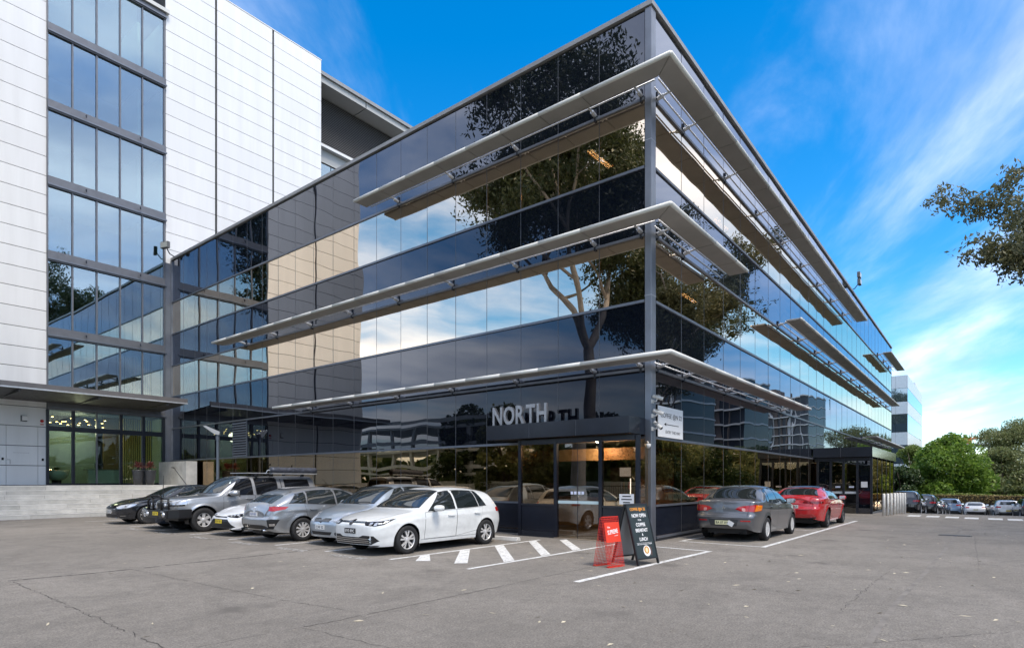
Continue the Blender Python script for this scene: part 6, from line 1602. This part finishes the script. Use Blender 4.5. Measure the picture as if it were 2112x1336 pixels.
tree('gum_tree', fl2(2098, 92), 'tall open grey green gum with thin crown at right background', 5, 13.5, 'gum', 'background trees', 16000, 0.17, OLIVE, clump=1.1)
bushy('leafy_tree', fl2(2068, 84), 'olive green rounded tree right of the bright green tree', 33, 8.4, 9.5, 16000, OLIVE, 0.19, 'background trees')
bushy('leafy_tree', fl2(2110, 76), 'yellow green small bush tree at the right edge above the hedge', 34, 5.2, 4.6, 9000, LIME if False else OLIVE, 0.16, 'background trees')
bushy('leafy_tree', fl2(1880, 82), 'pale green tree just right of the black entrance box', 35, 8.8, 6.0, 14000, mat_leaf('pale_leaf', (0.10, 0.15, 0.03), (0.26, 0.32, 0.08), 0.45), 0.17, 'background trees')
bushy('leafy_tree', fl2(1858, 70), 'dark green bush behind the side entrance box', 36, 5.5, 6.0, 10000, DARKG, 0.16, 'background trees')
bushy('leafy_tree', fl2(2034, 96), 'dark olive tree between the bright tree and the open gum', 37, 8.0, 9.0, 12000, OLIVE, 0.2, 'background trees')
bushy('leafy_tree', fl2(2150, 88), 'dark green tree cut by the right edge of the picture', 38, 7.5, 8.0, 12000, OLIVE, 0.2, 'background trees')
# clipped hedge
hx0 = fp(1925, 62)[0]
hd_ = thing('hedge', (61.0, 0, -2.05), 'long clipped brown green hedge behind the far parked cars', 'hedge')
g_ = np.random.default_rng(77); n_ = 30000
P = np.stack([g_.uniform(-0.7, 0.7, n_), g_.uniform(-22, 8, n_), g_.uniform(0.05, 2.4, n_)], 1)
keep = (np.abs(P[:, 0]) > 0.45) | (P[:, 2] > 2.15); P = P[keep]; P[:, 0] += 0.08*np.sin(P[:, 1]*1.7); P[:, 2] += 0.06*np.sin(P[:, 1]*1.1+1)
topm = P[:, 2] > 2.30
leaves_np(P[~topm], 0.09, HEDGE, 'foliage', hd_, 1.8, 0.2, 5); leaves_np(P[topm], 0.09, HEDGE_G, 'new_growth', hd_, 1.8, -0.3, 6)
box('woody_core', (-0.45, -22, 0), (0.45, 8, 2.18), M('hedge_core', (0.045, 0.035, 0.018), 0.9, var=0.4, vscale=3), hd_)

# gums beyond the right edge: their limbs hang into the frame, their crowns stand in the right facade's reflection
def dirpt(px, t):
    a = (px-1056.0)/1230.9; return Vector((CAM[0]+t*(a*0.6209+0.7839), CAM[1]+t*(0.6209-a*0.7839), 0))
tree('gum_tree', (28.2, -14.2, gz(29)), 'tall gum whose leafy limbs hang into the picture at upper right', 12, 25.0, 'gum', 'tall gums around the car park', 75000, 0.15, GUM_L, rz=0.6, spread=0.95, clump=0.8)
tree('gum_tree', (45.0, -22.0, gz(45)), 'gum tree mirrored in the right facade, behind the nearest gum', 14, 25.0, 'gum', 'tall gums around the car park', 50000, 0.17, GUM, rz=2.0)
tree('gum_tree', (18.5, -28.0, 0), 'gum tree mirrored in the right facade close to the corner', 16, 30.0, 'gum', 'tall gums around the car park', 50000, 0.16, GUM, rz=1.0)
tree('gum_tree', (9.0, -30.0, 0), 'tall gum mirrored in the stair tower glass', 18, 30.0, 'gum', 'tall gums around the car park', 50000, 0.18, GUM, rz=0.2)
tree('gum_tree', (-36.0, -8.0, 0), 'tall gum mirrored at the far left end of the glass facade', 19, 27.0, 'gum', 'tall gums around the car park', 50000, 0.18, GUM, rz=2.9)
# gums left of the frame, mirrored in the left facade
tree('gum_tree', (-19.5, 13.6, 0), 'tall forked gum mirrored in the left facade beside the corner column', 28, 31.0, 'gum', 'tall gums around the car park', 100000, 0.16, GUM, rz=1.3, spread=0.6, trunk=0.24, clump=1.0, up=0.7)
tree('gum_tree', (-30.0, 12.0, 0), 'gum tree mirrored low in the left facade, behind the forked gum', 22, 22.0, 'gum', 'tall gums around the car park', 40000, 0.17, GUM, rz=2.3)
for i, (x, y_, hgt, wd) in enumerate(((-31, 30, 9.0, 8.0), (-36, 40, 11.0, 9.0), (-27, 21, 5.0, 6.0), (-34, 20, 8.0, 8.0), (-40, 10, 10.0, 10.0), (-32, 2, 7.0, 8.0))):
    bushy('leafy_tree', (x, y_, 0), ['dense tree mirrored above the parked cars, nearest the white wall', 'big dense tree mirrored far behind the white wall end', 'low shrub mirrored in the ground floor glass', 'dense dark tree mirrored in the middle of the left facade', 'broad dark tree mirrored behind the photographer', 'leafy tree mirrored in the lobby glass'][i], 50+i, hgt, wd, 11000, DARKG if i % 2 else OLIVE, 0.2, 'trees mirrored in the left facade')
RB = [(6, -27, 7.0, 9.5), (14, -26, 7.6, 9.5), (22, -27, 7.2, 9.5), (30, -25, 7.8, 9.5), (38, -25, 8.2, 10), (46, -25, 8.5, 10), (54, -26, 9.0, 10), (62, -27, 9.0, 10), (-2, -29, 7.0, 9.0), (70, -28, 9.5, 11), (78, -26, 9.5, 11), (86, -25, 9.5, 11), (95, -25, 10, 11.5), (104, -26, 10, 11.5)]
RW = ['nearest the corner column', 'behind the coffee sign', 'in the cafe glazing', 'behind the dark grey sedan', 'above the dark grey sedan', 'between the two sedans', 'above the red sedan', 'at the side entrance', 'right of the cafe door', 'beyond the side entrance', 'below the nearest apartments', 'below the gridded apartments', 'left of the side entrance', 'at the vestibule corner']
for i, (x, y_, hgt, wd) in enumerate(RB):
    bushy('leafy_tree', (x, y_, gz(x)), 'leafy tree mirrored in right ground floor glass, '+RW[i], 70+i, hgt, wd, 12000, OLIVE if i % 2 else DARKG, 0.22, 'trees mirrored in the right facade')

# far belt of trees behind the photographer, only seen as one mass in the glass
g_ = np.random.default_rng(91); n_ = 26000
az_ = np.radians(g_.uniform(96, 322, n_)); rad_ = g_.uniform(78, 96, n_); hh_ = 7.5+3.0*np.sin(az_*9)+2.0*np.sin(az_*23+1)
P = np.stack([CAM[0]+rad_*np.cos(az_), CAM[1]+rad_*np.sin(az_), g_.uniform(0, 1, n_)**0.8*hh_], 1)
o = leaves_np(P, 0.75, DARKG, 'distant_woodland', None, 1.5, 0.2, 9)
tag(o, 'far belt of dark trees mirrored low in the glass', 'woodland', kind='stuff')
# ------------------------------------------------------------------ buildings further off
FB = thing('glass_office_block', (0, 0, 0), 'pale banded glass office block in the right background', 'building')
cx_, cy_ = fp(1871, 92.0); 
FB.location = (cx_, cy_, -2.0)
PALE = M('pale_band', (0.55, 0.62, 0.68), 0.25, 0.1, var=0.05); SKYG = mat_spandrel('sky_glass', (0.05, 0.075, 0.09), 0.38, wave=0.25, refl=(0.82, 0.93, 1.0)); SKYG2 = mat_spandrel('sky_glass_pale', (0.16, 0.22, 0.25), 0.34, wave=0.25, refl=(0.85, 0.95, 1.0))
HZ = [(0.0, 4.6, 'b'), (4.6, 6.3, 'b'), (6.3, 9.2, 'g'), (9.2, 11.2, 'b'), (11.2, 14.0, 'g'), (14.0, 15.9, 'b'), (15.9, 18.0, 'g'), (18.0, 20.0, 'b')]
for z0, z1, k in HZ:
    for i in range(4): box('window_pane' if k == 'g' else 'wall_band', (-0.06, i*1.5+0.012, z0+0.02), (0.0, i*1.5+1.488, z1-0.02), SKYG if k == 'g' else PALE, FB)
    for i in range(9): box('window_pane' if k == 'g' else 'wall_band', (0.02+i*3.0, -0.06, z0+0.02), (3.0+i*3.0, 0.0, z1-0.02), SKYG2 if k == 'g' else M('pale_band_side', (0.62, 0.66, 0.70), 0.3, 0.0, var=0.04), FB)
box('core', (0.005, 0.005, 0), (27.0, 24.0, 19.98), JOINT, FB); box('rooftop_unit', (20, 0.5, 20.0), (26.5, 6, 21.4), PANEL, FB)
# construction site far behind the trees
CS = thing('construction_building', fl2(2010, 150, -2), 'distant building site with an orange hoist box above the treetops', 'building')
CG = M('site_grey', (0.42, 0.44, 0.46), 0.7)
for k in range(4): box('floor_slab', (-6, -9, 3.2*k+2.9), (8, 9, 3.2*k+3.2), CG, CS)
for k in range(7): box('column', (-5.8, -8.6+k*2.8, 0), (-5.4, -8.2+k*2.8, 12.6), CG, CS)
box('hoist_box', (-5, 0.5, 12.9), (-2, 3.6, 14.4), M('site_orange', (0.75, 0.20, 0.06), 0.5), CS); box('hoist_arm', (-4.2, -3.0, 14.0), (-3.8, 0.4, 14.3), MATS['site_orange'], CS)
for k in range(6): MB().tube([(-5.8, -8.4+k*2.4, 12.7), (-5.8, -8.4+k*2.4, 14.2)], 0.06, 5).build('scaffold_pole', BLACK, CS)
# apartment blocks out of frame, mirrored in the right facade
AW = M('apartment_slab', (0.70, 0.70, 0.69), 0.6, var=0.05); AG = M('apartment_glass', (0.05, 0.06, 0.07), 0.15); AB = M('apartment_brick', (0.16, 0.13, 0.11), 0.8)
def apartments(loc, n, w, d, fh, label, step, rz=0.0):
    t = thing('apartment_building', loc, label, 'building', 'apartment blocks mirrored in the right facade', rz)
    box('glazing', (0.9, 0, 0), (d, w, n*fh), AG, t)
    for k in range(n+1): box('balcony_slab', (0, -0.3, k*fh-0.16), (d+0.3, w+0.3, k*fh+0.16), AW, t)
    for k in range(int(w/step)+1): box('fin_wall', (0.15, k*step-0.13, 0.2), (1.4, k*step+0.13, n*fh-0.2), AW if k % 3 else AB, t)
    for k in range(0, int(w/step)):
        if (k*7) % 5 < 3: box('wall_infill', (0.7, k*step+0.3, 0.2), (0.86, k*step+step*0.55, n*fh-0.2), AB if k % 2 else AW, t)
    box('plant_room', (3, w*0.25, n*fh+0.17), (d-2, w*0.6, n*fh+3.2), AB, t)
    return t
def ap(px, tt):
    a = (px-1056.0)/1230.9; x = CAM[0]+tt*(a*0.6209+0.7839); y_ = CAM[1]+tt*(0.6209-a*0.7839); return (x, -y_)
x, y_ = ap(1540, 125); apartments((x, y_-22, -2), 8, 22, 14, 3.1, 'eight storey apartment block with white balcony slabs, mirrored nearest the corner', 3.2, 0.15)
x, y_ = ap(1700, 190); apartments((x, y_-30, -2), 10, 26, 14, 3.1, 'ten storey apartment block with white grid front, mirrored by the side entrance', 3.0, 0.1)
x, y_ = ap(1440, 110); apartments((x, y_-18, -2), 7, 16, 12, 3.1, 'low apartment block mirrored behind the coffee sign', 3.4, 0.2)
# things the ground floor glass mirrors on the far left
fw = thing('boundary_fence', (-25.5, 2, 0), 'dark picket fence mirrored in the ground floor glass', 'fence')
pk = MB().box((-0.012, -0.012, 0), (0.012, 0.012, 1.35)).mesh('picket', ALU_D)
for k in range(200): o = obj('picket', pk, fw); o.location = (0, k*0.13, 0.02)
for z in (0.2, 1.25): box('rail', (-0.02, -0.05, z), (0.02, 26, z+0.05), ALU_D, fw)
rw = tag(MB().box((-29.2, 10, 0), (-29.0, 44, 1.6)).build('retaining_wall', CONC), 'long grey retaining wall mirrored behind the picket fence', 'wall')
cpk = thing('car_park_deck', (-44, 34, 0), 'open white decked car park mirrored above the fence', 'building')
for k in range(3): box('deck', (0, 0, 2.7*k+2.4), (10, 26, 2.7*k+2.7), AW, cpk); box('deck_rail', (10.0, 0, 2.7*k+3.1), (10.06, 26, 2.7*k+3.5), AW, cpk)
for k in range(7): box('column', (9.4, k*4.2, 0), (9.8, k*4.2+0.4, 8.0), AW, cpk)
